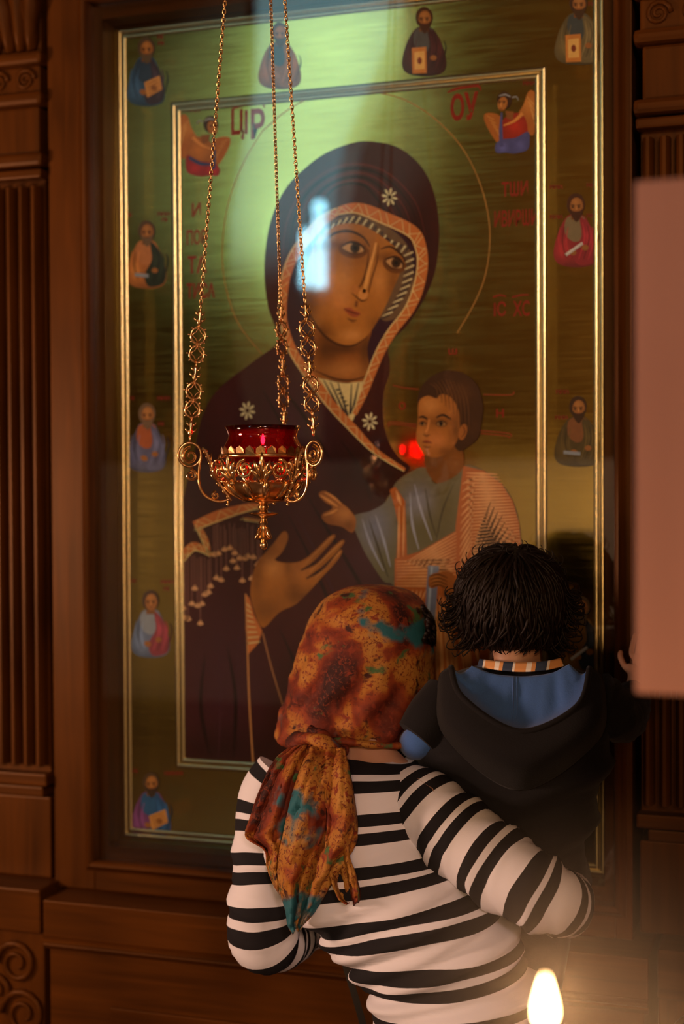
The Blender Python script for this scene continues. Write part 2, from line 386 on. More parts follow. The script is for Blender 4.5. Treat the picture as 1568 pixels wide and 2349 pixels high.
# raised panel with an incised scroll border
mb = MB(); mb.box(-0.44, 0.44, -0.156, -0.149, 0.26, 0.742, 0.003); mb.build('raised_panel', WOODX, dado)
for s in (-1, 1):
    mb = MB()
    for cx_, cz, r0, dr in ((0.36, 0.665, 0.05, 1), (0.24, 0.68, 0.04, -1), (0.13, 0.67, 0.045, 1), (0.03, 0.68, 0.035, -1)):
        mb.tube([(s*(cx_+dr*r0*(1-k/30)*math.cos(k*0.42)), -0.157, cz+r0*(1-k/30)*math.sin(k*0.42)) for k in range(24)], [0.0045-0.0001*k for k in range(24)], 6)
    mb.build('carved_scroll', WOODX, dado, smooth=True)
for s in (-1, 1):
    t = thing('pilaster_pedestal', (s*0.72, -0.06, 0), ('carved oak pedestal under the pilaster that stands clear of the pink board' if s < 0 else 'carved oak pedestal under the pilaster behind the pink board'), 'pedestal', 'pedestals under the pilasters')
    a, b_ = sorted((s*0.594, s*0.85))
    MB().box(a, b_, -0.135, 0.10, 0.0, 0.868, 0.003).build('pedestal_block', WOOD, t)
    MB().box(a, b_, -0.150, 0.10, 0.868, 0.954, 0.004).build('pedestal_cap', WOODX, t)
    mb = MB()
    for q, (cx_, cz, r0, st) in enumerate(((0.655, 0.80, 0.045, 1), (0.64, 0.70, 0.05, -1), (0.70, 0.74, 0.035, 1), (0.66, 0.58, 0.05, 1), (0.73, 0.64, 0.04, -1))):
        mb.tube([(s*(cx_+r0*(1-k/34)*math.cos(k*0.4*st)), -0.139, cz+r0*(1-k/34)*math.sin(k*0.4)) for k in range(28)], [0.008-0.0002*k for k in range(28)], 6)
    mb.build('carved_scroll', WOOD, t, smooth=True)

# ------------------------------------------------------------------ icon board and gilt mouldings
icon = thing('mother_and_child_icon', (0, 0.02, 1.01), 'large gilded icon panel painted with a veiled mother and child', 'icon')
OX0, OX1, OZ0, OZ1 = -0.4875, 0.4875, 1.0311, 2.6662
IX0, IX1, IZ0, IZ1 = -0.3695, 0.3815, 1.1795, 2.5093
MB().box(-0.511, 0.511, 0.0, 0.035, 1.003, 2.697).build('gilded_board', LEAF, icon)
gp = []
for c0 in (0.0054, 0.0166):
    gp += [(c0-0.0053*math.cos(a), 0.0004+0.0034*math.sin(a)) for a in np.linspace(0, PI, 9)]
gp = [(0, 0)]+gp+[(0.022, 0)]
gp = [(u, max(h, 0.0004)) for u, h in gp]
def frame_of(x0, x1, z0, z1, nm):
    for a, b_, up in (((x0, 0, z0), (x0, 0, z1), (1, 0, 0)), ((x1, 0, z0), (x1, 0, z1), (-1, 0, 0)), ((x0, 0, z0), (x1, 0, z0), (0, 0, 1)), ((x0, 0, z1), (x1, 0, z1), (0, 0, -1))):
        mb = MB(); strip(mb, gp, a, b_, up, (0, -1, 0), (1, -1)); mb.build(nm, BEAD, icon, smooth=True, angle=60)
frame_of(OX0, OX1, OZ0, OZ1, 'outer_gilt_moulding')
frame_of(IX0, IX1, IZ0, IZ1, 'inner_gilt_moulding')
# ------------------------------------------------------------------ the painting: thin paint layers lying on the gilded board
KPAINT = (0.62, 0.46, 0.40)                     # light colour in which the photo shows the paint
def pc(c):
    l = lin(c); return np.array([min(0.92, l[i]/KPAINT[i]) for i in range(3)])
m, nt, b = newmat('icon_paint')
ca = node(nt, 'ShaderNodeVertexColor', layer_name='Col'); nz = node(nt, 'ShaderNodeTexNoise'); nz.inputs['Scale'].default_value = 90; nz.inputs['Detail'].default_value = 5
tc = node(nt, 'ShaderNodeTexCoord'); nt.links.new(tc.outputs['Object'], nz.inputs['Vector'])
mr = node(nt, 'ShaderNodeMapRange'); mr.inputs[3].default_value = 0.78; mr.inputs[4].default_value = 1.15; nt.links.new(nz.outputs['Fac'], mr.inputs[0])
vm = node(nt, 'ShaderNodeVectorMath', operation='SCALE'); nt.links.new(ca.outputs['Color'], vm.inputs[0]); nt.links.new(mr.outputs[0], vm.inputs[3])
nt.links.new(vm.outputs[0], b.inputs['Base Color']); b.inputs['Roughness'].default_value = 0.42; b.inputs['Specular IOR Level'].default_value = 0.25
PAINT = m
LAY = 0.00022
def inpoly(x, y, poly):
    r = False; n = len(poly); j = n-1
    for i in range(n):
        xi, yi = poly[i][0], poly[i][1]; xj, yj = poly[j][0], poly[j][1]
        if (yi > y) != (yj > y) and x < (xj-xi)*(y-yi)/(yj-yi)+xi: r = not r
        j = i
    return r
def blend(x, y, base, soft):
    c = base.copy()
    for s in soft:
        if len(s) == 5: cx_, cy_, rx, col, k = s; ry = rx
        else: cx_, cy_, rx, ry, col, k = s
        d = ((x-cx_)/rx)**2+((y-cy_)/ry)**2
        a = k*math.exp(-d*1.2); c = c*(1-a)+col*a
    return c
def fill(mb, pts, col, lay, soft=(), smooth=True, step=None, rough=4):
    pts = [tuple(p) for p in (catmull(pts, rough, True) if smooth else pts)]
    if smooth:                                   # drop near-duplicates
        q = []
        for p in pts:
            if not q or math.hypot(p[0]-q[-1][0], p[1]-q[-1][1]) > 0.6: q.append(p)
        pts = q
    base = pc(col); soft = [tuple(pc(e) if isinstance(e, tuple) else e for e in s) for s in soft]
    xs = [p[0] for p in pts]; ys = [p[1] for p in pts]
    vs_ = [Vector(p) for p in pts]; n = len(pts)
    if soft:
        st = step or max(3.0, min(max(xs)-min(xs), max(ys)-min(ys))/22)
        y = min(ys)+st/2; k = 0
        while y < max(ys):
            x = min(xs)+st/2*(1+(k % 2))
            while x < max(xs):
                if inpoly(x, y, pts): vs_.append(Vector((x, y)))
                x += st
            y += st; k += 1
    r = delaunay_2d_cdt(vs_, [], [list(range(n))], 1, 0.01)
    mb.add([P(v.x, v.y, -LAY*lay) for v in r[0]], [tuple(f) for f in r[2]], Col=[tuple(blend(v.x, v.y, base, soft)) for v in r[0]])
def stroke(mb, pts, wd, col, lay, col2=None, sm=True, n=5):
    pts = catmull(pts, n) if sm and len(pts) > 2 else [np.array(p, float) for p in pts]
    m_ = len(pts)
    if not hasattr(wd, '__len__'): wd = (wd, wd)
    wl = np.interp(np.linspace(0, 1, m_), np.linspace(0, 1, len(wd)), wd)
    A, B, C_ = [], [], []; c1 = pc(col); c2 = pc(col2) if col2 else c1
    for i in range(m_):
        t = pts[min(i+1, m_-1)]-pts[max(i-1, 0)]; t = t/(np.linalg.norm(t)+1e-9); nn = np.array([-t[1], t[0]])*wl[i]/2
        A.append(P(*(pts[i]+nn), -LAY*lay)); B.append(P(*(pts[i]-nn), -LAY*lay)); C_.append(tuple(c1+(c2-c1)*i/max(1, m_-1)))
    mb.add(A+B, [(i, i+1, m_+i+1, m_+i) for i in range(m_-1)], Col=C_+C_)
def ell(cx_, cy_, rx, ry, a=0, n=16):
    return [(cx_+rx*math.cos(t)*math.cos(a)-ry*math.sin(t)*math.sin(a), cy_+rx*math.cos(t)*math.sin(a)+ry*math.sin(t)*math.cos(a)) for t in np.linspace(0, 2*PI, n, endpoint=False)]
def pbuild(mb, name, parent):
    mb.recalc = True
    return mb.build(name, PAINT, parent)

MAR, MARD, MARL, PUR = (54, 10, 6), (28, 5, 4), (80, 22, 15), (60, 24, 32)
OCH, OCHL, OCHD = (176, 92, 42), (238, 168, 112), (112, 50, 20)
SKN, SKL, SKD = (158, 90, 30), (196, 122, 62), (88, 46, 12)
# ---- mother: mantle
mb = MB()
fill(mb, [(845, 324), (800, 330), (745, 352), (700, 385), (660, 425), (632, 475), (615, 530), (607, 590), (607, 650), (615, 705), (628, 742), (640, 770), (632, 792), (600, 815), (560, 845), (520, 875), (490, 905), (470, 940), (455, 985), (445, 1040), (430, 1100), (420, 1150), (416, 1200), (415, 1400), (417, 1600), (418, 1742), (500, 1748), (700, 1758), (950, 1775), (1060, 1782), (1070, 1600), (1050, 1450), (960, 1340), (905, 1330), (860, 1260), (880, 1160), (905, 1120), (925, 1092), (940, 1072), (910, 1045), (890, 1010), (880, 970), (878, 930), (882, 890), (892, 860), (893, 830), (890, 800), (905, 775), (930, 750), (955, 715), (980, 670), (998, 620), (1006, 560), (1006, 510), (998, 455), (980, 405), (950, 365), (905, 335)],
     MAR, 1, [(760, 430, 90, 60, (66, 24, 28), 0.6), (560, 960, 90, 120, (54, 22, 24), 0.6), (690, 960, 90, 130, (56, 26, 36), 0.6), (520, 1560, 120, 190, PUR, 0.75), (860, 1080, 120, 90, MARD, 0.9), (450, 1080, 60, 160, MARD, 0.8), (720, 1500, 120, 200, (66, 21, 17), 0.7), (690, 1200, 60, 120, (66, 21, 17), 0.5), (500, 1720, 140, 60, MARD, 0.7), (840, 1290, 60, 70, PUR, 0.8), (960, 560, 40, 160, MARD, 0.6)], step=14)
for k in range(6):                                # folds of the veil over the crown
    o = k*13
    stroke(mb, [(648+o*1.1, 640-o*1.5), (655+o*1.4, 520-o), (700+o*1.3, 430-o*0.1), (790+o*0.6, 378+o*0.7), (880-o*0.4, 392+o*0.8), (950-o*0.9, 460+o*0.6), (975-o, 540+o*0.3)], (1, 5, 6, 4, 1), MARD if k % 2 else MARL, 2)
for pts in ([(660, 1180), (720, 1300), (800, 1500), (860, 1720)], [(700, 1130), (760, 1230), (820, 1330), (900, 1480)], [(640, 1440), (690, 1560), (740, 1750)], [(520, 1480), (540, 1600), (535, 1740)], [(470, 1500), (460, 1620), (480, 1730)], [(640, 880), (700, 960), (760, 1060)], [(600, 890), (660, 1000), (690, 1080)], [(780, 1010), (830, 1080), (850, 1150)]):
    stroke(mb, pts, (1, 7, 9, 3), MARD, 2)
for pts in ([(680, 1180), (740, 1300), (820, 1500)], [(500, 1450), (505, 1600), (500, 1740)], [(620, 880), (690, 990), (730, 1070)], [(560, 1420), (545, 1500), (548, 1640)]):
    stroke(mb, pts, (1, 4, 4, 1), PUR, 3)
mother = pbuild(mb, 'painted_mother', icon)
# inner hood shadow, cap
mb = MB()
fill(mb, [(655, 640), (690, 560), (735, 510), (800, 492), (860, 505), (930, 545), (958, 600), (950, 670), (915, 735), (880, 790), (850, 860), (820, 930), (760, 900), (700, 850), (662, 780), (650, 710)], (44, 14, 26), 3)
fill(mb, [(720, 560), (745, 520), (770, 502), (815, 492), (865, 508), (915, 540), (942, 580), (948, 640), (938, 690), (910, 728), (878, 735), (868, 700), (900, 560), (820, 530), (760, 530)], (96, 66, 44), 4)
for k in range(26):
    u = k/25; a = (745+185*u, 532-32*math.sin(PI*min(1, u*1.3))+44*u*u); stroke(mb, [(a[0]-4, a[1]+7), (a[0]+7, a[1]-9)], (2, 4), (30, 26, 36) if k % 2 else (214, 178, 130), 5, sm=False)
for k in range(20):
    u = k/19; a = (936+8*math.sin(u*3)-55*u*u, 585+145*u); stroke(mb, [(a[0]-12, a[1]+3), (a[0]+11, a[1]-7)], (2, 3.5), (28, 26, 34) if k % 2 else (206, 172, 128), 5, sm=False)
fill(mb, [(722, 862), (760, 874), (800, 879), (842, 868), (834, 900), (816, 948), (801, 968), (770, 930), (742, 895)], (205, 165, 110), 4)
for a, c in (((742, 872), (772, 928)), ((757, 876), (790, 948)), ((775, 878), (797, 955)), ((806, 880), (803, 950)), ((822, 878), (808, 945)), ((833, 876), (818, 935))): stroke(mb, [a, c], (2, 6), (30, 26, 34), 5, sm=False)
for k in range(5): stroke(mb, [(770+k*5, 895+k*9), (779+k*5, 893+k*9)], 4, (30, 26, 34), 6, sm=False)
pbuild(mb, 'painted_cap', mother)
# golden hem
mb = MB()
def hem(pts, wd, n_ticks, lay=6):
    stroke(mb, pts, wd, OCH, lay, n=8); q = catmull(pts, 8); L = len(q)
    wl = np.interp(np.linspace(0, 1, L), np.linspace(0, 1, len(wd)), wd)
    for k in range(n_ticks):
        i = int((k+0.5)/n_ticks*(L-2)); t = q[i+1]-q[i]; t /= np.linalg.norm(t); nn = np.array([-t[1], t[0]]); s_ = 1 if k % 3 else -1
        stroke(mb, [q[i]-nn*wl[i]*0.42-t*9*s_, q[i]+nn*wl[i]*0.42+t*9*s_], (1, 4, 1.5), OCHL, lay+1, sm=False)
    off = [q[i]+np.array([-(q[min(i+1, L-1)]-q[max(i-1, 0)])[1], (q[min(i+1, L-1)]-q[max(i-1, 0)])[0]])/(np.linalg.norm(q[min(i+1, L-1)]-q[max(i-1, 0)])+1e-6)*wl[i]*0.42 for i in range(L)]
    stroke(mb, off, 2.5, OCHL, lay+1, sm=False)
hem([(775, 484), (820, 478), (880, 500), (945, 532), (964, 568), (968, 610), (957, 665), (936, 712), (902, 756), (874, 802), (851, 856), (831, 908), (812, 950)], (18, 30, 30, 26, 26, 22, 22, 20, 12), 46)
hem([(775, 484), (737, 508), (706, 543), (677, 580), (657, 628), (649, 682), (650, 740), (670, 802), (700, 850), (726, 884), (762, 932), (812, 986), (862, 1036), (928, 1078)], (18, 26, 26, 24, 22, 20, 18, 20, 22, 24, 22, 20, 14, 8), 50)
for cx_, cy_ in ((893, 452), (567, 942), (848, 967)):
    for k in range(8):
        a = k*PI/4+0.2; stroke(mb, [(cx_+4*math.cos(a), cy_+5*math.sin(a)), (cx_+13*math.cos(a), cy_+15*math.sin(a)), (cx_+18*math.cos(a), cy_+21*math.sin(a))], (2, 6, 2), (228, 186, 132), 7)
# shoulder fringe
for pts, wd in (([(446, 1207), (500, 1184), (560, 1166), (600, 1160)], (22, 26, 20, 12)), ([(415, 1282), (445, 1254), (484, 1272)], (20, 22, 10)), ([(455, 1210), (470, 1240), (480, 1270)], (14, 16, 8)), ([(560, 1190), (600, 1196)], (8, 8))): hem(pts, wd, 10)
for k in range(30):
    x = 420+k*6.2+RNG.uniform(-2, 2); y0 = (1275 if x < 482 else 1205)+RNG.uniform(-6, 10); y1 = y0+RNG.uniform(60, 150)*(1.0 if x < 482 else 0.85)
    if x > 585: y1 = min(y1, 1300)
    stroke(mb, [(x, y0), (x+1, y1)], 2.2, (120, 72, 62), 6, sm=False)
    for a in (-0.7, 0, 0.7): stroke(mb, [(x+1, y1-4), (x+1+9*math.sin(a), y1+9*math.cos(a))], (2, 5), (196, 136, 96), 7, sm=False)
fill(mb, [(563, 1362), (572, 1372), (583, 1412), (601, 1447), (592, 1476), (568, 1502), (563, 1440)], OCH, 6, smooth=False)
for k in range(8): stroke(mb, [(566, 1385+k*13), (574+k*3.2, 1395+k*11)], (3, 2), OCHL, 7, sm=False)
stroke(mb, [(563, 1362), (566, 1440), (571, 1600), (580, 1748)], 4, (176, 110, 62), 7)
stroke(mb, [(602, 1452), (622, 1530), (652, 1630)], 3.5, (150, 92, 56), 7)
pbuild(mb, 'painted_hem', mother)
# face and neck
mb = MB()
fill(mb, [(712, 720), (722, 790), (718, 858), (760, 872), (800, 877), (846, 866), (842, 800), (850, 740), (780, 700)], (134, 70, 20), 5, [(745, 800, 30, 60, SKD, 0.8), (790, 850, 60, 20, SKL, 0.4), (838, 800, 14, 60, SKD, 0.9), (790, 800, 60, 16, (60, 28, 6), 0.8)], step=7)
stroke(mb, [(722, 850), (765, 868), (805, 872), (843, 862)], (2, 5, 2), (62, 30, 10), 6)
fill(mb, [(742, 536), (778, 515), (820, 514), (860, 532), (898, 560), (924, 590), (918, 622), (902, 662), (884, 702), (862, 742), (840, 772), (815, 790), (790, 793), (764, 784), (738, 764), (715, 730), (702, 690), (700, 650), (706, 600), (722, 560)], SKN, 6,
     [(712, 690, 22, 70, SKD, 0.85), (735, 762, 30, 24, SKD, 0.8), (900, 650, 18, 60, SKD, 0.6), (860, 745, 18, 30, SKD, 0.5), (810, 560, 70, 26, (150, 84, 26), 0.5), (770, 640, 44, 34, SKL, 0.7), (780, 690, 34, 40, (190, 108, 48), 0.7), (868, 640, 20, 36, SKL, 0.55), (806, 768, 26, 14, SKL, 0.7), (765, 562, 60, 12, SKD, 0.75), (888, 590, 34, 12, SKD, 0.75), (815, 575, 50, 60, SKD, 0.35)], step=5)
for pts, wd in (([(742, 556), (765, 536), (800, 530), (832, 544), (848, 566)], (2, 6, 7, 5, 2)), ([(872, 572), (895, 566), (920, 584), (930, 602)], (2, 5, 6, 2))): stroke(mb, pts, wd, (56, 28, 8), 8)
def eye(cx_, cy_, rx, ry, tilt, look):
    fill(mb, ell(cx_, cy_+2, rx*1.35, ry*1.7, tilt), (100, 52, 16), 8, [(cx_, cy_, rx, ry, (70, 36, 10), 0.8)], step=4)
    ca_, sa_ = math.cos(tilt), math.sin(tilt)
    def T(u, v): return (cx_+u*ca_-v*sa_, cy_+u*sa_+v*ca_)
    fill(mb, [T(-rx, 0), T(-rx*0.5, -ry*0.85), T(rx*0.2, -ry), T(rx*0.8, -ry*0.5), T(rx, ry*0.2), T(rx*0.4, ry*0.75), T(-rx*0.4, ry*0.7)], (176, 122, 76), 9)
    fill(mb, ell(cx_+look, cy_-1, ry*0.95, ry*0.95), (58, 32, 12), 10); fill(mb, ell(cx_+look, cy_-1, ry*0.45, ry*0.45), (14, 8, 4), 11)
    stroke(mb, [T(-rx*1.1, 1), T(-rx*0.5, -ry*0.95), T(rx*0.2, -ry*1.1), T(rx*0.85, -ry*0.6), T(rx*1.1, ry*0.4)], (2, 4.5, 5, 4, 1.5), (40, 18, 6), 12)
    stroke(mb, [T(-rx*1.0, -ry*0.7), T(-rx*0.3, -ry*1.6), T(rx*0.4, -ry*1.6), T(rx*1.0, -ry*0.8)], (1, 3, 3, 1), (150, 84, 30), 12)
    stroke(mb, [T(-rx*0.9, ry*0.4), T(0, ry*1.15), T(rx*0.8, ry*0.6)], (1, 2.5, 1), (64, 32, 10), 12)
eye(809, 570, 25, 12, 0.14, 5); eye(904, 604, 20, 12, 0.35, 4)
stroke(mb, [(862, 556), (856, 585), (846, 620), (838, 655), (834, 672)], (4, 6, 8, 9, 8), (206, 130, 66), 9)
stroke(mb, [(845, 572), (842, 610), (832, 645), (822, 660)], (2, 5, 6, 3), (92, 48, 14), 8)
stroke(mb, [(868, 562), (864, 600), (852, 640), (845, 672)], (1, 3, 3, 2), (78, 38, 10), 9)
fill(mb, ell(832, 676, 11, 14, 0.2), (190, 116, 56), 9); fill(mb, ell(814, 664, 9, 11), (168, 96, 42), 8)
stroke(mb, [(806, 672), (818, 682), (830, 690), (842, 686)], (1, 3, 4, 1), (66, 30, 8), 10)
stroke(mb, [(818, 690), (816, 704)], (7, 7), (110, 58, 22), 8)
fill(mb, [(788, 708), (804, 706), (812, 712), (826, 718), (816, 728), (800, 722)], (150, 66, 36), 9); stroke(mb, [(787, 708), (806, 716), (826, 722)], (1, 3.5, 1.5), (74, 26, 12), 10)
stroke(mb, [(796, 730), (808, 736), (818, 734)], (2, 7, 2), (112, 60, 20), 9)
stroke(mb, [(703, 640), (701, 690), (716, 732), (740, 766), (766, 786), (792, 794), (816, 790), (842, 772)], (1, 3, 5, 6, 6, 4, 1), (66, 32, 8), 8)
pbuild(mb, 'painted_face', mother)
# hand
mb = MB()
fill(mb, [(574, 1365), (579, 1320), (590, 1290), (608, 1268), (628, 1245), (648, 1220), (658, 1222), (660, 1238), (646, 1268), (630, 1284), (655, 1291), (690, 1287), (720, 1265), (750, 1235), (764, 1226), (768, 1233), (745, 1260), (718, 1288), (690, 1307), (725, 1291), (760, 1258), (783, 1239), (789, 1245), (765, 1274), (735, 1302), (702, 1326), (735, 1309), (765, 1279), (780, 1261), (784, 1268), (768, 1292), (740, 1322), (715, 1350), (680, 1385), (640, 1405), (605, 1440), (588, 1416)], (152, 84, 26), 8,
     [(625, 1300, 26, 26, SKL, 0.6), (690, 1310, 30, 24, (176, 100, 44), 0.6), (660, 1300, 8, 40, SKD, 0.3), (610, 1400, 40, 30, SKD, 0.6), (700, 1370, 50, 22, SKD, 0.7), (640, 1250, 12, 30, (180, 104, 44), 0.5), (590, 1330, 14, 50, SKD, 0.5)], step=6, rough=3)
for a, c in (((762, 1231), (700, 1292)), ((784, 1243), (710, 1312)), ((780, 1266), (722, 1326))): stroke(mb, [a, c], (2, 5, 1), (206, 128, 68), 9, sm=False)
for pts in ([(690, 1308), (725, 1292), (756, 1262)], [(702, 1327), (735, 1310), (764, 1281)]): stroke(mb, pts, (4, 3, 1), (60, 26, 8), 9)
pbuild(mb, 'painted_hand', mother)

# ---- child
mb = MB()
fill(mb, [(905, 1110), (935, 1086), (975, 1072), (1000, 1110), (1062, 1068), (1110, 1080), (1150, 1110), (1176, 1150), (1190, 1200), (1196, 1260), (1200, 1400), (1190, 1560), (1160, 1790), (980, 1780), (988, 1560), (985, 1440), (905, 1346), (880, 1334), (850, 1290), (828, 1250), (808, 1188), (850, 1172), (885, 1150)], (96, 82, 58), 13,
     [(860, 1210, 40, 60, (104, 100, 118), 0.8), (960, 1150, 40, 40, (112, 106, 122), 0.75), (1020, 1160, 30, 60, (82, 66, 22), 0.7), (980, 1220, 50, 40, (78, 68, 34), 0.7), (880, 1290, 30, 40, (86, 78, 40), 0.5)], step=9)
for pts in ([(830, 1190), (850, 1250), (880, 1310)], [(860, 1180), (880, 1240), (895, 1300)], [(950, 1110), (965, 1170), (990, 1240)], [(940, 1130), (945, 1200), (960, 1260)]): stroke(mb, pts, (1, 6, 2), (140, 132, 146), 14)
for pts in ([(845, 1190), (868, 1260), (890, 1325)], [(1040, 1110), (1015, 1170), (1000, 1240)], [(975, 1120), (985, 1180), (1000, 1230)]): stroke(mb, pts, (1, 5, 2), (56, 46, 26), 14)
def himation(pts, rays, lay=14):
    fill(mb, pts, (160, 78, 32), lay, smooth=False)
    for a, c, wd in rays: stroke(mb, [a, ((a[0]+c[0])/2, (a[1]+c[1])/2), c], (1.5, wd, 1.5), (212, 132, 84), lay+1, sm=False)
rays = []
for k in range(26):
    u = k/25; rays.append(((1068+10*u, 1085+190*u), (1105+88*math.sin(0.4+u*1.3), 1088+170*u), 6.5))
for k in range(12):
    u = k/11; rays.append(((1060-8*u, 1110+200*u), (1090-8*u, 1095+150*u), 5))
for k in range(9):
    u = k/8; rays.append(((1075+30*u, 1300+20*u), (1125+68*u, 1150+90*u), 11))
himation([(1062, 1068), (1110, 1080), (1150, 1110), (1176, 1150), (1190, 1200), (1196, 1260), (1200, 1400), (1060, 1400), (1048, 1300), (1044, 1210), (1054, 1130)], rays)
himation([(893, 1124), (906, 1116), (929, 1150), (933, 1275), (908, 1300), (912, 1200), (905, 1165)], [((908, 1125), (920, 1160), 9), ((915, 1160), (913, 1285), 6), ((926, 1160), (924, 1285), 5)])
r2 = []
for k in range(13):
    u = k/12; r2.append(((930+6*k, 1290+2*k), (1046, 1222+8*k), 5))
for k in range(9): r2.append(((908, 1288+7*k), (1040-8*(k % 3), 1284+7.5*k), 5))
himation([(905, 1282), (960, 1266), (1048, 1216), (1056, 1300), (1040, 1350), (904, 1350)], r2, 16)
r3 = [((992+8*k, 1366+4*(k % 2)), (990+13*k, 1560+40*(k % 3)), 9) for k in range(10)]+[((986, 1420+6*k), (1060, 1416+7*k), 4) for k in range(5)]+[((906+10*k, 1354), (912+8*k, 1375), 4) for k in range(8)]
himation([(904, 1350), (1056, 1350), (1100, 1400), (1160, 1600), (1150, 1785), (982, 1780), (988, 1560), (985, 1440), (920, 1380)], r3, 14)
stroke(mb, [(994, 1298), (990, 1350), (985, 1430)], (26, 25, 24), (112, 112, 132), 18, (92, 90, 112)); stroke(mb, [(990, 1300), (986, 1350), (981, 1428)], (5, 5, 4), (150, 150, 166), 19)
childp = pbuild(mb, 'painted_child', icon)
mb = MB()
fill(mb, [(1012, 1345), (990, 1350), (982, 1342), (984, 1322), (1000, 1314), (1030, 1310), (1045, 1330), (1050, 1370), (1020, 1372)], (136, 70, 26), 20, [(1000, 1330, 14, SKL, 0.5), (1030, 1365, 16, SKD, 0.6)], step=5)
for k in range(4): stroke(mb, [(984+k*2, 1322+k*8), (1005, 1318+k*8), (1026, 1326+k*8)], (2, 4, 2), (76, 36, 10), 21)
pbuild(mb, 'painted_hand', childp); mb = MB()
fill(mb, [(733, 1140), (731, 1131), (744, 1126), (766, 1138), (781, 1152), (800, 1168), (816, 1192), (808, 1222), (782, 1208), (752, 1202), (737, 1188), (742, 1176), (757, 1170), (762, 1162), (748, 1154)], (140, 74, 26), 20, [(790, 1180, 22, SKL, 0.5), (800, 1205, 14, SKD, 0.6)], step=5)
stroke(mb, [(734, 1136), (756, 1150), (774, 1162)], (4, 6, 3), SKL, 21); stroke(mb, [(745, 1129), (765, 1141), (782, 1156)], (3, 5, 3), SKL, 21); stroke(mb, [(742, 1182), (760, 1176), (774, 1168)], (3, 5, 3), SKL, 21)
pbuild(mb, 'painted_hand', childp)
mb = MB()
fill(mb, [(974, 1035), (976, 1072), (985, 1092), (1000, 1108), (1030, 1100), (1062, 1072), (1054, 1020), (1010, 1000)], (110, 58, 16), 16, [(990, 1060, 20, 30, SKD, 0.8), (1045, 1060, 18, 30, (132, 72, 24), 0.5)], step=6)
fill(mb, [(959, 930), (964, 892), (985, 866), (1005, 856), (1022, 850), (1060, 855), (1093, 882), (1107, 928), (1104, 968), (1096, 1004), (1072, 1026), (1050, 1034), (1030, 1000), (1000, 940)], (54, 26, 8), 17, [(1060, 900, 30, 30, (84, 44, 16), 0.6), (1085, 980, 20, 30, (70, 36, 12), 0.5)], step=7)
fill(mb, [(960, 922), (980, 908), (1000, 914), (1012, 904), (1034, 912), (1050, 938), (1054, 968), (1053, 995), (1044, 1018), (1024, 1040), (1000, 1049), (975, 1044), (961, 1026), (954, 1002), (958, 965)], (150, 82, 28), 18,
     [(985, 930, 26, 20, SKL, 0.55), (1000, 1010, 26, 20, (196, 110, 58), 0.6), (1045, 985, 14, 40, SKD, 0.8), (1025, 1036, 24, 14, SKD, 0.7), (1010, 966, 40, 12, SKD, 0.6), (966, 1000, 10, 22, SKL, 0.3)], step=5)
fill(mb, ell(1061, 991, 9, 19, 0.25), (146, 78, 30), 19); stroke(mb, [(1060, 976), (1066, 990), (1058, 1004)], (1, 3, 1), (80, 40, 12), 20)
for pts in ([(1000, 958), (1016, 952), (1034, 962)], [(960, 958), (970, 956), (980, 962)]): stroke(mb, pts, (3, 6, 3), (40, 20, 8), 19)
for ex, ey, rr in ((1012, 972, 9), (969, 972, 6)):
    fill(mb, ell(ex, ey, rr*1.5, rr*0.85), (96, 52, 18), 19); fill(mb, ell(ex, ey, rr*1.1, rr*0.6), (150, 100, 58), 20); fill(mb, ell(ex-1, ey, rr*0.55, rr*0.55), (24, 12, 6), 21); stroke(mb, [(ex-rr*1.3, ey), (ex, ey-rr*0.75), (ex+rr*1.3, ey+1)], (1, 3, 1), (36, 18, 6), 22)
stroke(mb, [(984, 962), (981, 980), (976, 992)], (3, 4, 6), (190, 112, 56), 20); stroke(mb, [(970, 996), (978, 1000), (986, 996)], (1, 3, 1), (70, 32, 10), 21)
stroke(mb, [(968, 1014), (978, 1012), (990, 1016)], (2, 5, 2), (146, 62, 34), 21); stroke(mb, [(968, 1014), (979, 1015), (991, 1016)], (1, 2, 1), (66, 24, 10), 22); stroke(mb, [(970, 1024), (980, 1026), (988, 1024)], (1, 4, 1), (104, 54, 18), 21)
for k in range(9): stroke(mb, [(985+9*k, 868+3*abs(k-4)), (1000+9*k, 890+4*k), (1004+9*k, 915+9*k)], (1, 3, 1), (84, 46, 18), 19)
pbuild(mb, 'painted_face', childp)

# ---- halo line, cross lines
mb = MB(); HAL = (150, 96, 44); RED = (118, 26, 12)
stroke(mb, [(600+2, 300), (660, 252), (720, 222), (790, 208), (860, 212), (930, 230), (1000, 275), (1060, 340), (1100, 420), (1120, 500), (1122, 570), (1110, 640), (1085, 700), (1048, 764)], 2.5, HAL, 1)
stroke(mb, [(602, 300), (560, 370), (525, 460), (510, 560), (516, 650), (545, 740), (600, 812)], 2.0, HAL, 1)
for pts in ([(888, 974), (898, 968), (955, 974)], [(890, 980), (900, 973), (955, 979)], [(1102, 988), (1165, 994), (1172, 1002)], [(1102, 994), (1160, 1000), (1168, 1006)], [(900, 884), (930, 890), (960, 893)], [(1108, 905), (1170, 906), (1178, 898)]): stroke(mb, pts, 2.5, (126, 40, 16), 1)
pbuild(mb, 'painted_halo_line', icon)

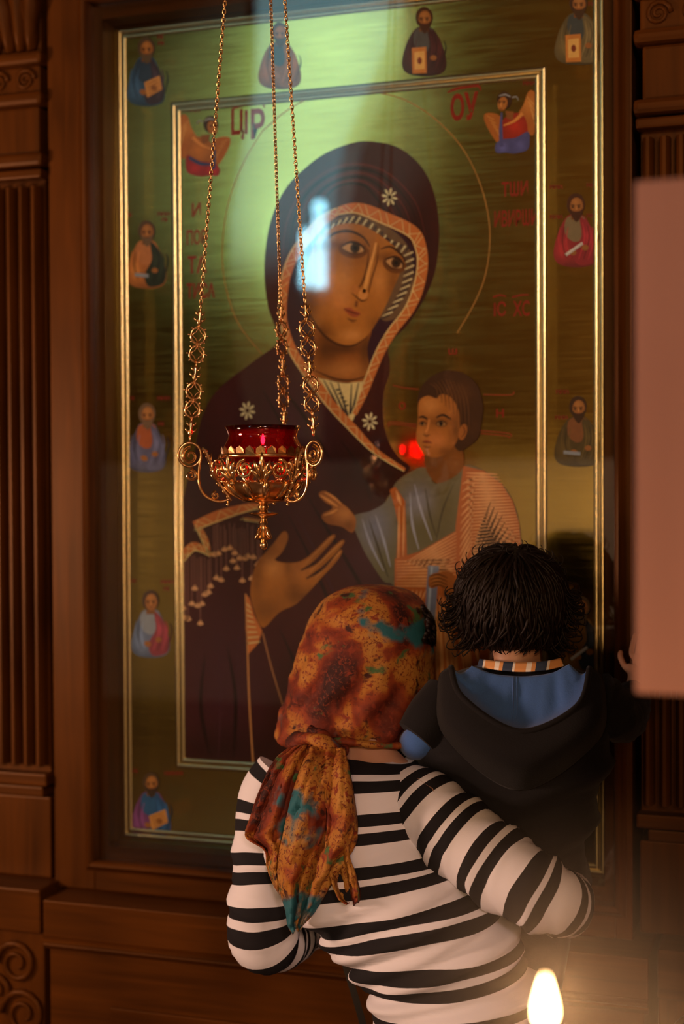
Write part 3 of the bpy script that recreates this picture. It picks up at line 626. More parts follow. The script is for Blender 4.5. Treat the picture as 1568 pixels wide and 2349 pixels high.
# ---- small half-length figures round the border
def saint(cx_, top, bot, wd, robe, mantle, tunic, hair, beard=None, item=None, skin=(134, 76, 34), cloak=None):
    mb = MB(); h = bot-top; hr = h*0.13; hy = top+hr*1.25; hw = wd/2
    fill(mb, [(cx_-hr*0.7, top+h*0.30), (cx_-hw*0.62, top+h*0.42), (cx_-hw*0.86, top+h*0.60), (cx_-hw, top+h*0.82), (cx_-hw*0.82, top+h*0.95), (cx_-hw*0.3, bot), (cx_+hw*0.4, bot), (cx_+hw*0.88, top+h*0.94), (cx_+hw, top+h*0.80), (cx_+hw*0.84, top+h*0.58), (cx_+hw*0.58, top+h*0.40), (cx_+hr*0.7, top+h*0.30)], robe, 2,
         [(cx_-hw*0.6, top+h*0.75, hw*0.3, h*0.14, tuple(min(255, int(c*1.5)) for c in robe), 0.6), (cx_, bot, hw, h*0.08, tuple(int(c*0.5) for c in robe), 0.6)], step=6)
    fill(mb, [(cx_-hr*0.9, top+h*0.33), (cx_+hr*0.9, top+h*0.33), (cx_+hr*0.7, top+h*0.6), (cx_-hr*0.2, top+h*0.66), (cx_-hr*1.1, top+h*0.55)], tunic, 3)
    fill(mb, [(cx_+hr*0.4, top+h*0.32), (cx_+hw*0.58, top+h*0.42), (cx_+hw*0.84, top+h*0.58), (cx_+hw*0.98, top+h*0.8), (cx_+hw*0.8, top+h*0.94), (cx_+hw*0.1, top+h*0.97), (cx_-hw*0.1, top+h*0.8), (cx_+hr*0.6, top+h*0.58)], mantle, 4,
         [(cx_+hw*0.6, top+h*0.6, hw*0.2, h*0.12, tuple(min(255, int(c*1.6)) for c in mantle), 0.6)], step=6)
    for k in range(4): stroke(mb, [(cx_+hr*(0.7+0.5*k), top+h*(0.40+0.03*k)), (cx_+hr*(0.9+0.5*k), top+h*0.62), (cx_+hr*(0.3+0.5*k), top+h*0.9)], (1, 2.6, 1), tuple(int(c*(0.55 if k % 2 else 1.45)) for c in mantle), 5)
    for k in range(3): stroke(mb, [(cx_-hr*(0.8+0.4*k), top+h*0.46), (cx_-hr*(1.0+0.4*k), top+h*0.66), (cx_-hr*(0.6+0.4*k), top+h*0.88)], (1, 2.4, 1), tuple(int(c*(0.6 if k % 2 else 1.4)) for c in robe), 5)
    fill(mb, [(cx_-hr*0.45, hy), (cx_+hr*0.45, hy), (cx_+hr*0.5, top+h*0.36), (cx_-hr*0.5, top+h*0.36)], tuple(int(c*0.8) for c in skin), 6, smooth=False)
    fill(mb, ell(cx_, hy-hr*0.05, hr*0.95, hr*1.18), hair, 7)
    fill(mb, ell(cx_+hr*0.08, hy+hr*0.15, hr*0.68, hr*0.95), skin, 8, [(cx_, hy-hr*0.3, hr*0.4, (170, 104, 52), 0.6)], step=3)
    for s in (-1, 1):
        stroke(mb, [(cx_+s*hr*0.12, hy+hr*0.02), (cx_+s*hr*0.5, hy)], (2, 2.5), (40, 20, 8), 9, sm=False); fill(mb, ell(cx_+s*hr*0.32, hy+hr*0.2, hr*0.13, hr*0.09), (24, 12, 6), 9)
    stroke(mb, [(cx_+hr*0.06, hy+hr*0.1), (cx_+hr*0.05, hy+hr*0.5)], (1.5, 3), (176, 108, 56), 9, sm=False); stroke(mb, [(cx_-hr*0.15, hy+hr*0.68), (cx_+hr*0.25, hy+hr*0.68)], (1.5, 1.5), (92, 36, 18), 10, sm=False)
    if beard: fill(mb, [(cx_-hr*0.62, hy+hr*0.35), (cx_-hr*0.3, hy+hr*0.62), (cx_+hr*0.4, hy+hr*0.62), (cx_+hr*0.74, hy+hr*0.35), (cx_+hr*0.6, hy+hr*1.1), (cx_+hr*0.08, hy+hr*1.75), (cx_-hr*0.45, hy+hr*1.1)], beard, 9)
    hx, hyy = cx_-hw*0.15, top+h*0.80
    fill(mb, ell(hx, hyy, hr*0.42, hr*0.3, 0.4), skin, 9); fill(mb, ell(cx_+hw*0.42, top+h*0.74, hr*0.36, hr*0.3), skin, 11)
    if item == 'book':
        q = [(cx_-hw*0.1, top+h*0.66), (cx_+hw*0.72, top+h*0.56), (cx_+hw*0.85, top+h*0.76), (cx_+hw*0.05, top+h*0.88)]
        fill(mb, q, (178, 112, 54), 10, smooth=False)
        for k in range(4): stroke(mb, [(cx_+hw*(0.02+0.05*k), top+h*(0.69+0.045*k)), (cx_+hw*(0.66+0.04*k), top+h*(0.61+0.045*k))], (1.5, 1.5), (110, 50, 20), 11, sm=False)
    if item == 'upright_book':
        q = [(cx_-hw*0.55, top+h*0.60), (cx_+hw*0.1, top+h*0.58), (cx_+hw*0.12, top+h*0.96), (cx_-hw*0.52, top+h*0.97)]
        fill(mb, q, (176, 100, 40), 10, smooth=False); fill(mb, [(cx_-hw*0.44, top+h*0.66), (cx_+hw*0.02, top+h*0.64), (cx_+hw*0.03, top+h*0.9), (cx_-hw*0.42, top+h*0.91)], (206, 140, 72), 11, smooth=False)
        fill(mb, ell(cx_-hw*0.2, top+h*0.78, hw*0.1, h*0.05), (110, 40, 18), 12)
    if item == 'scroll': stroke(mb, [(cx_-hw*0.45, top+h*0.84), (cx_+hw*0.3, top+h*0.68)], (7, 7), (168, 152, 146), 10, sm=False); stroke(mb, [(cx_-hw*0.45, top+h*0.83), (cx_+hw*0.3, top+h*0.67)], (2, 2), (206, 190, 180), 11, sm=False)
    if item == 'scroll_flat': stroke(mb, [(cx_-hw*0.6, top+h*0.80), (cx_+hw*0.1, top+h*0.82)], (8, 8), (124, 118, 124), 10, sm=False)
    o = pbuild(mb, 'painted_saint', icon); return o
saint(335, 85, 243, 86, (44, 62, 84), (50, 34, 44), (38, 48, 64), (70, 48, 32), (80, 58, 40), 'book')
saint(641, 50, 204, 98, (112, 62, 26), (118, 66, 30), (48, 56, 66), (66, 36, 16), (62, 30, 12), None)
saint(972, 15, 174, 102, (52, 20, 20), (54, 22, 22), (70, 62, 60), (60, 30, 14), (62, 28, 12), 'upright_book')
saint(1326, -20, 148, 110, (80, 62, 36), (94, 74, 46), (56, 56, 54), (58, 32, 16), (60, 34, 16), 'upright_book')
saint(336, 505, 661, 90, (150, 82, 40), (34, 36, 26), (160, 92, 52), (74, 46, 28), (96, 66, 44), 'scroll_flat')
saint(1320, 443, 612, 102, (124, 30, 34), (128, 28, 36), (112, 88, 62), (60, 26, 10), (58, 22, 8), 'scroll')
saint(337, 924, 1083, 86, (72, 66, 86), (76, 70, 92), (138, 62, 28), (88, 60, 40), (96, 66, 46), None)
saint(1325, 908, 1070, 110, (66, 48, 22), (70, 52, 24), (112, 62, 32), (50, 26, 12), (48, 24, 10), 'scroll_flat')
saint(345, 1353, 1508, 88, (84, 88, 108), (118, 42, 50), (116, 112, 118), (56, 32, 20), None, None)
saint(1331, 1366, 1541, 100, (104, 62, 18), (30, 34, 42), (112, 68, 24), (78, 52, 30), (84, 58, 36), 'scroll')
saint(346, 1771, 1923, 92, (96, 48, 84), (32, 62, 96), (36, 70, 104), (66, 44, 26), (52, 34, 22), 'book')
def angel(cx_, cy_, s, fl, sash, skirt, body):
    mb = MB()
    def Q(x, y): return (cx_+fl*x*s, cy_+y*s)
    for pts in ([(-18, 0), (-32, -18), (-58, -20), (-62, -5), (-48, 25), (-30, 48), (-18, 30)], [(12, -8), (28, -40), (38, -68), (50, -72), (60, -50), (58, 0), (50, 30), (34, 20)]):
        fill(mb, [Q(*p) for p in pts], (150, 78, 26), 1, [(*Q(40, -40), 20*s, (190, 116, 52), 0.6)], step=5)
    for k in range(6):
        stroke(mb, [Q(36+3*k, -58+10*k), Q(52+k, -40+13*k)], (1, 3, 1), (212, 140, 76), 2, sm=False); stroke(mb, [Q(-56+5*k, -14+8*k), Q(-40+4*k, -6+9*k)], (1, 3, 1), (206, 132, 66), 2, sm=False)
    fill(mb, [Q(-20, -2), Q(0, -18), (Q(20, -20)), Q(34, -4), Q(36, 30), Q(10, 40), Q(-18, 42)], body, 3, [(*Q(10, 10), 20*s, tuple(min(255, int(c*1.5)) for c in body), 0.5)], step=5)
    fill(mb, [Q(-22, 40), Q(10, 36), Q(38, 22), Q(42, 44), Q(36, 64), Q(8, 72), Q(-12, 70), Q(-34, 70), Q(-36, 52)], skirt, 4, [(*Q(-20, 58), 12*s, tuple(min(255, int(c*1.5)) for c in skirt), 0.7), (*Q(20, 52), 14*s, tuple(min(255, int(c*1.4)) for c in skirt), 0.6)], step=4)
    stroke(mb, [Q(-20, 44), Q(8, 42), Q(34, 28)], (4, 8, 7), sash, 5); stroke(mb, [Q(-22, -22), Q(-24, 20), Q(-22, 56)], (3, 8, 9), sash, 6)
    stroke(mb, [Q(-18, 8), Q(6, -2), Q(26, -20)], (3, 6, 9), (188, 112, 50), 6)
    fill(mb, [Q(-14, -26), Q(6, -24), Q(4, -4), Q(-10, -8)], (120, 64, 24), 6, smooth=False)
    fill(mb, ell(*Q(-16, -50), 17*s, 20*s), (48, 22, 8), 7); fill(mb, ell(*Q(-20, -42), 11*s, 16*s, 0.25*fl), (150, 84, 34), 8)
    for q in ((-27, -46), (-17, -46)):
        stroke(mb, [Q(q[0]-4, q[1]-2), Q(q[0]+4, q[1]-1)], (1.5, 2.5), (40, 18, 6), 9, sm=False); fill(mb, ell(*Q(q[0], q[1]+2), 2*s, 1.6*s), (24, 12, 6), 9)
    stroke(mb, [Q(-23, -44), Q(-24, -35)], (1.5, 3), (196, 120, 60), 9, sm=False); stroke(mb, [Q(-27, -30), Q(-20, -29)], (2, 2), (96, 34, 16), 9, sm=False)
    stroke(mb, [Q(-28, -60), Q(-14, -63), Q(-2, -58)], (2, 4, 3), (128, 118, 118), 9); stroke(mb, [Q(2, -56), Q(12, -58), Q(16, -50)], (3, 3, 1), (128, 118, 118), 9)
    pbuild(mb, 'painted_angel', icon)
angel(1172, 280, 1.0, 1, (66, 62, 104), (62, 58, 98), (128, 28, 14))
angel(467, 334, 0.98, -1, (44, 48, 84), (128, 26, 30), (140, 74, 26))

# ---- inscriptions
def inscribe(txt, x0, y0, x1, y1, lay=1, bold=0.02, name='inscription'):
    cu = bpy.data.curves.new('t', 'FONT'); cu.body = txt; cu.size = 1; cu.offset = bold; cu.resolution_u = 3
    o = bpy.data.objects.new('t', cu); COL.objects.link(o)
    me = bpy.data.meshes.new_from_object(o.evaluated_get(bpy.context.evaluated_depsgraph_get()))
    bpy.data.objects.remove(o); V = np.array([v.co[:] for v in me.vertices])
    mb = MB()
    if len(V):
        a, c = V.min(0), V.max(0); sl = -0.093*max(0, 1-(y0-150)/900.0)
        def M(q):
            x = x0+(q[0]-a[0])/(c[0]-a[0])*(x1-x0); return P(x, y1-(q[1]-a[1])/(c[1]-a[1])*(y1-y0)+sl*(x-x0), -LAY*lay)
        mb.add([M(q) for q in V], [tuple(f.vertices) for f in me.polygons], Col=[tuple(pc((122, 22, 8)))]*len(V))
    if name and len(V): pbuild(mb, name, icon)
    bpy.data.meshes.remove(me)
def titlo(x0, y0, x1, y1):
    mb = MB(); stroke(mb, [(x0, y0+6), (x0+(x1-x0)*0.25, y0-2), (x0+(x1-x0)*0.55, (y0+y1)/2-3), (x1-6, y1-3), (x1, y1+8)], (3, 6, 5, 6, 2), (122, 22, 8), 1)
    mb2 = [((x0+x1)/2-10, (y0+y1)/2-8), ((x0+x1)/2, (y0+y1)/2-16), ((x0+x1)/2+12, (y0+y1)/2-9)]; stroke(mb, mb2, (2, 4, 2), (122, 22, 8), 1); pbuild(mb, 'inscription_mark', icon)
inscribe('ЦI', 530, 252, 568, 322, bold=0.03); inscribe('Р', 575, 250, 607, 320, bold=0.03); titlo(530, 246, 606, 240)
inscribe('О', 1033, 216, 1064, 278, bold=0.03); inscribe('У', 1064, 212, 1096, 276, bold=0.03); titlo(1026, 206, 1102, 200)
for tx, q in (('И', (440, 466, 460, 498)), ('ПОР', (428, 528, 474, 562)), ('ТА', (430, 588, 474, 628)), ('ТИСА', (428, 650, 492, 686)), ('ТѠИ', (1150, 418, 1210, 452)), ('ИВИРѠИ', (1133, 484, 1232, 522)), ('IС', (1132, 692, 1160, 726)), ('XC', (1176, 690, 1214, 726)), ('ѡ', (1028, 800, 1048, 814)), ('О', (914, 922, 930, 940)), ('Н', (1137, 938, 1155, 958))): inscribe(tx, *q, bold=0.02)
for a in ((1130, 682, 1160, 680), (1174, 682, 1212, 676)):
    mb = MB(); stroke(mb, [(a[0], a[1]), ((a[0]+a[2])/2, a[1]-5), (a[2], a[3])], (4, 4, 3), (122, 22, 8), 1); pbuild(mb, 'inscription_mark', icon)
for x, y, n_ in ((360, 68, 1), (362, 84, 1), (364, 98, 1), (290, 492, 1), (362, 490, 2), (372, 503, 1), (296, 913, 1), (362, 913, 2), (364, 972, 1), (1262, 428, 2), (1346, 424, 2), (1362, 440, 1), (1262, 497, 2), (1346, 494, 2), (1276, 898, 2), (1360, 893, 3), (1372, 915, 1), (1274, 957, 2), (1364, 955, 2), (300, 1332, 1), (370, 1334, 2), (376, 1350, 1), (1362, 1352, 2), (1362, 1370, 2), (304, 1768, 1), (378, 1773, 3), (366, 8, 1), (1350, 8, 2), (880, 2, 2), (690, 20, 2), (430, 252, 2), (1200, 190, 2)):
    mb = MB()
    for k in range(n_*3): stroke(mb, [(x+k*5, y-4), (x+k*5+(2 if k % 2 else 0), y+5)], (2.5, 2.5), (112, 28, 14), 1, sm=False)
    stroke(mb, [(x-1, y), (x+n_*15-4, y)], (1.6, 1.6), (112, 28, 14), 1, sm=False); pbuild(mb, 'inscription_mark', icon)
# ------------------------------------------------------------------ hanging oil lamp
LY = -0.47; LM = mpp(LY)
lc = P(603, 1080, LY)
def lz(py): return P(603, py, LY)[2]
rh = np.array([math.cos(YAW), math.sin(YAW), 0.0]); fh = np.array([-math.sin(YAW), math.cos(YAW), 0.0])
def ldir(deg): a = math.radians(deg); return math.cos(a)*rh+math.sin(a)*fh
def lp(deg, upx, py):
    q = lc+ldir(deg)*upx*LM; return np.array([q[0], q[1], lz(py)])
lamp = thing('hanging_oil_lamp', (lc[0], lc[1], lz(1262)), 'ornate gilt oil lamp with red glass hanging on three chains', 'oil lamp')
RUBY, nt, b = newmat('ruby_glass')
for n in list(nt.nodes): nt.nodes.remove(n)
out = node(nt, 'ShaderNodeOutputMaterial'); tr = node(nt, 'ShaderNodeBsdfTransparent'); tr.inputs['Color'].default_value = (0.48, 0.016, 0.040, 1)
gl = node(nt, 'ShaderNodeBsdfGlossy'); gl.inputs['Roughness'].default_value = 0.06; gl.inputs['Color'].default_value = (1, 0.8, 0.8, 1); fz = node(nt, 'ShaderNodeFresnel'); fz.inputs['IOR'].default_value = 1.5
df = node(nt, 'ShaderNodeBsdfTranslucent'); df.inputs['Color'].default_value = (0.45, 0.004, 0.012, 1); m1 = node(nt, 'ShaderNodeMixShader'); m1.inputs[0].default_value = 0.07; m2 = node(nt, 'ShaderNodeMixShader')
nt.links.new(tr.outputs[0], m1.inputs[1]); nt.links.new(df.outputs[0], m1.inputs[2]); nt.links.new(fz.outputs[0], m2.inputs[0]); nt.links.new(m1.outputs[0], m2.inputs[1]); nt.links.new(gl.outputs[0], m2.inputs[2]); nt.links.new(m2.outputs[0], out.inputs[0])
def lprof(lst): return [(r*LM, lz(y)-lc[2]) for r, y in lst]
MB().lathe(lprof([(70, 1060), (86, 1040), (92, 1030), (90, 1022), (82, 1008), (80, 1000), (83, 990), (89, 978), (87, 977), (81, 990), (78, 1000), (80, 1008), (88, 1023), (90, 1030), (84, 1039), (68, 1057)]), lc, 40).build('glass_cup', RUBY, lamp, smooth=True)
fl = MB().lathe([(r*LM, z*LM) for r, z in ((0.8, -9), (3.5, -5), (5.2, 0), (4.6, 5), (2.4, 11), (0.4, 16))], np.array([lc[0], lc[1], lz(1011)]), 12)
m, nt, b = newmat('lamp_flame'); b.inputs['Emission Color'].default_value = (1.0, 0.55, 0.35, 1); b.inputs['Emission Strength'].default_value = 420; b.inputs['Base Color'].default_value = (1, 0.5, 0.3, 1)
fl.build('flame', m, lamp, smooth=True)
light('oil_lamp_light', 'POINT', (lc[0], lc[1], lz(1000)), 0.14, (1.0, 0.22, 0.24), 0.006)
# bowl
MB().lathe(lprof([(30, 1153), (48, 1150), (52, 1147), (46, 1144), (62, 1138), (80, 1127), (92, 1114), (97, 1108), (100, 1106), (98, 1102), (94, 1104), (78, 1122), (50, 1138), (20, 1146)]), lc, 40).build('bowl', BRASS, lamp, smooth=True, angle=45)
for k in range(12):                             # gadroons of the lower bowl
    mb = MB(); a = 30*k+8
    mb.tube([lp(a, u, y) for u, y in ((99, 1108), (92, 1117), (80, 1129), (62, 1140), (48, 1146))], [q*LM for q in (3, 9, 10, 7, 2)], 8, flat=0.5); mb.build('gadroon', BRASS, lamp, smooth=True)
mb = MB()
for k in range(56):
    a = 360*k/56; mb.sphere(lp(a, 101, 1104), 2.6*LM, 6, 4)
mb.build('beaded_ring', BRASS, lamp, smooth=True)
MB().lathe(lprof([(98, 1050), (101, 1048), (101, 1043), (98, 1041), (96, 1046), (98, 1050)]), lc, 40, cap=False).build('rim_ring', BRASS, lamp, smooth=True)
mb = MB()                                       # scalloped crown round the glass
for k in range(24):
    a = 15*k; p0, p1 = lp(a-6.5, 95, 1043), lp(a+6.5, 95, 1043); top_ = lp(a, 97, 1024); mid = [lp(a-6, 97, 1031), lp(a+6, 97, 1031)]
    mb.add([p0, p1, mid[1], top_, mid[0]], [(0, 1, 2, 3, 4)])
mb.build('scalloped_crown', BRASS, lamp, solid=0.0012)
def spiral(mb, deg, u0, py0, r0, turns, rad, sgn=1, n=26, tang=True, deep=0):
    pts = []
    for k in range(n):
        f_ = k/(n-1); rr = r0*(1-0.86*f_); a = f_*turns*2*PI*sgn-PI/2
        if tang: pts.append(lp(deg+math.degrees(rr*math.cos(a)/u0), u0, py0+rr*math.sin(a)))
        else: pts.append(lp(deg, u0+rr*math.cos(a), py0+rr*math.sin(a)))
    mb.tube(pts, [rad*LM*(1.15-0.5*k/n) for k in range(n)], 6)
for k in range(9):                              # volutes of the pierced gallery
    mb = MB(); a = 40*k+12
    spiral(mb, a, 113, 1077, 22, 1.8, 4.0, 1 if k % 2 else -1); mb.sphere(lp(a, 116, 1077), 5.5*LM, 8, 5); mb.build('volute', BRASS, lamp, smooth=True)
for k in range(9):                              # palmettes between the volutes
    mb = MB(); a = 40*k+32
    for j, (da, h, tilt) in enumerate(((0, 66, 0), (-5, 48, -7), (5, 48, 7), (-8, 30, -10), (8, 30, 10))):
        pts = [lp(a+da*0.4+tilt*t*t, 102+20*math.sin(t*1.9), 1106-h*t) for t in np.linspace(0, 1, 7)]
        mb.tube(pts, [q*LM for q in (3.5, 5.5, 6.5, 7, 6.5, 4.5, 1.2)], 6, flat=0.55)
    mb.sphere(lp(a, 106, 1108), 6*LM, 8, 5); mb.build('palmette', BRASS, lamp, smooth=True)
for az in (195, 315, 75):                       # three scrolled handles
    mb = MB()
    ring = [lp(az, 172+26*math.cos(t), 1043+27*math.sin(t)) for t in np.linspace(0, 2*PI, 24, endpoint=False)]
    mb.tube(ring, 3.2*LM, 7, closed=True)
    spiral(mb, az, 170, 1046, 20, 1.4, 4.2, 1, 22, False)
    bar = catmull([lp(az, u, y) for u, y in ((146, 1048), (150, 1068), (152, 1088), (149, 1115), (138, 1135), (118, 1147), (98, 1150), (80, 1144))], 4)
    mb.tube(bar, 3.6*LM, 7)
    spiral(mb, az, 170, 1090, 14, 1.5, 3.6, -1, 20, False); spiral(mb, az, 112, 1136, 10, 1.4, 2.8, 1, 18, False)
    rib = catmull([lp(az, u, y) for u, y in ((76, 1148), (92, 1126), (112, 1095), (124, 1062), (136, 1036), (144, 1030))], 4)
    mb.tube(rib, [q*LM for q in np.linspace(6, 8, len(rib))], 7, flat=0.6)
    for k in range(8):
        q = rib[2+k*2]; mb.sphere(q-np.array([0, 0, 0]), 6.5*LM, 7, 5)
    mb.sphere(lp(az, 84, 1156), 4.5*LM, 8, 5); mb.tube([lp(az, 84, 1148), lp(az, 84, 1160)], 2*LM, 6)
    mb.build('scrolled_handle', BRASS, lamp, smooth=True, angle=60)
MB().lathe(lprof([(2, 1262), (7, 1259), (10, 1252), (9, 1246), (6, 1241), (12, 1238), (20, 1236), (22, 1233), (15, 1226), (10, 1215), (7, 1207), (9, 1203), (11, 1199), (8, 1195), (7, 1190), (14, 1186), (33, 1181), (36, 1178), (33, 1176), (12, 1174), (9, 1169), (13, 1165), (13, 1161), (9, 1157), (24, 1153), (10, 1150)]), lc, 24).build('finial', BRASS, lamp, smooth=True, angle=50)
mb = MB()
for k in range(4):
    a = 45+90*k; mb.tube([lp(a, 8, 1206), lp(a, 15, 1214), lp(a, 20, 1226), lp(a, 27, 1236)], [q*LM for q in (2, 5, 5, 1.5)], 6, flat=0.5)
mb.build('finial_leaf', BRASS, lamp, smooth=True)
# chains
apex = np.array([lc[0], lc[1], lz(-940)])
def ornate_link(c, up, side, r):
    mb = MB(); nrm = np.cross(up, side)
    mb.tube([c+r*(math.cos(t)*side+1.12*math.sin(t)*up) for t in np.linspace(0, 2*PI, 16, endpoint=False)], 0.17*r, 6, closed=True)
    mb.tube([c+0.62*r*(math.cos(t)*side+1.1*math.sin(t)*up)*(1+0.22*math.cos(4*t)) for t in np.linspace(0, 2*PI, 20, endpoint=False)], 0.10*r, 5, closed=True)
    for t in (PI/4, 3*PI/4, 5*PI/4, 7*PI/4, 0, PI):
        d = math.cos(t)*side+math.sin(t)*up; mb.tube([c+d*r, c+d*r*1.42], [0.17*r, 0.05*r], 5); mb.sphere(c+d*r*1.30, 0.14*r, 6, 4)
    return mb
def bud_link(c, up, side, r):
    mb = MB()
    mb.tube([c-up*r*1.5, c-up*r*0.9, c-up*r*0.2, c+up*r*0.6, c+up*r*1.5], [0.15*r, 0.5*r, 0.25*r, 0.45*r, 0.12*r], 7)
    for s in (-1, 1):
        mb.tube([c-up*r*0.9, c+side*s*r*0.75-up*r*0.5, c+side*s*r*1.0-up*r*0.05], [0.2*r, 0.2*r, 0.05*r], 5); mb.tube([c+up*r*0.2, c+side*s*r*0.6+up*r*0.5, c+side*s*r*0.8+up*r*1.0], [0.2*r, 0.18*r, 0.05*r], 5)
    return mb
for az, py_top in ((195, 1017), (315, 1010), (75, 985)):
    a0 = lp(az, 172 if az != 75 else 172, py_top); L = np.linalg.norm(apex-a0); up = (apex-a0)/L
    base_dir = rh*0.94+fh*0.34 if az != 75 else rh*0.7+fh*0.7
    side = base_dir-up*(base_dir@up); side /= np.linalg.norm(side); dp = np.cross(up, side)
    ol = 0.205; s = 0.012; k = 0; conn = MB()
    lens = ['bud', 'ring', 'ring', 'bud', 'ring', 'ring', 'bud']
    st = ol/len(lens)
    for k, kd in enumerate(lens):
        c = a0+up*(0.010+st*(k+0.5))
        big = 0.0118 if kd == 'ring' else 0.0095
        (ornate_link(c, up, side, big) if kd == 'ring' else bud_link(c, up, side, big)).build('ornate_link', BRASS, lamp, smooth=True)
        for e in (-0.5, 0.5):
            cc = a0+up*(0.010+st*(k+0.5+e)); conn.tube([cc+0.0042*(math.cos(t)*dp+1.5*math.sin(t)*up) for t in np.linspace(0, 2*PI, 10, endpoint=False)], 0.0012, 5, closed=True)
    z = 0.010+ol+0.004; n_ = 0
    while z < L-0.01:
        d = side if n_ % 2 else dp; cc = a0+up*z
        conn.tube([cc+0.0026*math.cos(t)*d+0.0048*math.sin(t)*up for t in np.linspace(0, 2*PI, 8, endpoint=False)], 0.0010, 4, closed=True); z += 0.0064; n_ += 1
    conn.build('chain', BRASS, lamp, smooth=True)
MB().tube([a for a in (apex+np.array([0, 0, -0.02]), apex+np.array([0, 0, 0.05]))], 0.006, 8).build('chain_cap', BRASS, lamp)
mb = MB().tube(catmull([apex+np.array([0, 0, 0.05]), apex+np.array([0, 0.02, 0.09]), apex+np.array([0, 0.15, 0.12]), apex+np.array([0, 0.35, 0.06]), (apex[0], 0.11, apex[2]+0.02)], 6), 0.008, 8)
mb.lathe([(0.03, -0.01), (0.03, 0.05)], (apex[0], 0.085, apex[2]), 12); mb.build('wall_bracket', BRASS, lamp, smooth=True, angle=40)
# ------------------------------------------------------------------ people
def skinbody(name, joints, edges, mat, parent, root, sub=1):
    """continuous body: joints {n: (xyz, radius)}, grown with Skin and Subdivision"""
    ids = {k: i for i, k in enumerate(joints)}; o0 = np.array(origin_of(parent))
    me = bpy.data.meshes.new(name)
    me.from_pydata([tuple(np.array(joints[k][0])-o0) for k in joints], [(ids[a], ids[b_]) for a, b_ in edges], [])
    o = bpy.data.objects.new(name, me); COL.objects.link(o); o.parent = parent; me.materials.append(mat)
    sk = o.modifiers.new('skin', 'SKIN'); sk.use_smooth_shade = True; sk.branch_smoothing = 0.5
    if not me.skin_vertices: me.skin_vertices.new()
    for k, v in joints.items():
        d = me.skin_vertices[0].data[ids[k]]; d.radius = (v[1], v[1]) if not hasattr(v[1], '__len__') else v[1]; d.use_root = (k == root); d.use_loose = False
    if sub:
        s_ = o.modifiers.new('sub', 'SUBSURF'); s_.levels = sub; s_.render_levels = sub
    return o
def hand(J, E, pre, wrist, pdir, side, nrm, L):
    """palm and five bent fingers; pdir along the hand, side to the thumb, nrm out of the back of the hand"""
    w0 = np.array(J[wrist][0]); pdir, side, nrm = [np.array(q, float)/np.linalg.norm(q) for q in (pdir, side, nrm)]
    k = pre+'palm'; J[k] = (w0+pdir*L*0.28, (L*0.13, L*0.20)); E.append((wrist, k)); k2 = pre+'knuck'; J[k2] = (w0+pdir*L*0.48, (L*0.11, L*0.20)); E.append((k, k2))
    for i, (off, ln) in enumerate(((0.16, 0.44), (0.05, 0.50), (-0.06, 0.46), (-0.16, 0.36))):
        b0 = w0+pdir*L*0.54+side*off*L
        q = [b0, b0+pdir*ln*L*0.45-nrm*0.03*L, b0+pdir*ln*L*0.75-nrm*0.10*L, b0+pdir*ln*L*0.92-nrm*0.19*L]
        pr = k2
        for j, c in enumerate(q):
            n_ = f'{pre}f{i}{j}'; J[n_] = (c, L*(0.050-0.006*j)); E.append((pr, n_)); pr = n_
    pr = k
    for j, c in enumerate((w0+pdir*L*0.30+side*L*0.22-nrm*0.04*L, w0+pdir*L*0.48+side*L*0.33-nrm*0.07*L, w0+pdir*L*0.60+side*L*0.34-nrm*0.11*L)):
        n_ = f'{pre}t{j}'; J[n_] = (c, L*(0.056-0.006*j)); E.append((pr, n_)); pr = n_
SKIN = simple('skin', (0.50, 0.27, 0.17), 0.5, noise=0.08, nscale=40, Subsurface_Weight=0.1)
def fabric(name, col, bump=0.3, nscale=420, rough=0.85, noise=0.12, sheen=0.2):
    m = simple(name, col, rough, noise=noise, nscale=nscale, bump=bump, spec=0.2); m.node_tree.nodes['Principled BSDF'].inputs['Sheen Weight'].default_value = sheen; return m
# striped jersey: 'stripe' carries the distance along the knit in metres
m, nt, b = newmat('striped_jersey')
at = node(nt, 'ShaderNodeAttribute', attribute_name='stripe'); PER = 0.0775
d1 = node(nt, 'ShaderNodeMath', operation='DIVIDE'); d1.inputs[1].default_value = PER; nt.links.new(at.outputs['Fac'], d1.inputs[0])
fr_ = node(nt, 'ShaderNodeMath', operation='FRACT'); nt.links.new(d1.outputs[0], fr_.inputs[0])
cr = node(nt, 'ShaderNodeValToRGB'); cr.color_ramp.interpolation = 'LINEAR'; e = cr.color_ramp.elements
W_, K_ = (0.74, 0.73, 0.78, 1), (0.012, 0.011, 0.013, 1)
e[0].position = 0.0; e[0].color = K_; e[1].position = 0.228; e[1].color = K_
for p_, c_ in ((0.234, W_), (0.352, W_), (0.358, K_), (0.585, K_), (0.591, W_), (0.994, W_)): q = e.new(p_); q.color = c_
nt.links.new(fr_.outputs[0], cr.inputs[0]); nt.links.new(cr.outputs[0], b.inputs['Base Color'])
nz = node(nt, 'ShaderNodeTexNoise'); nz.inputs['Scale'].default_value = 600; tc = node(nt, 'ShaderNodeTexCoord'); nt.links.new(tc.outputs['Object'], nz.inputs['Vector'])
bp = node(nt, 'ShaderNodeBump'); bp.inputs['Strength'].default_value = 0.15; bp.inputs['Distance'].default_value = 0.001; nt.links.new(nz.outputs['Fac'], bp.inputs['Height']); nt.links.new(bp.outputs[0], b.inputs['Normal'])
b.inputs['Roughness'].default_value = 0.85; b.inputs['Specular IOR Level'].default_value = 0.2
JERSEY = m
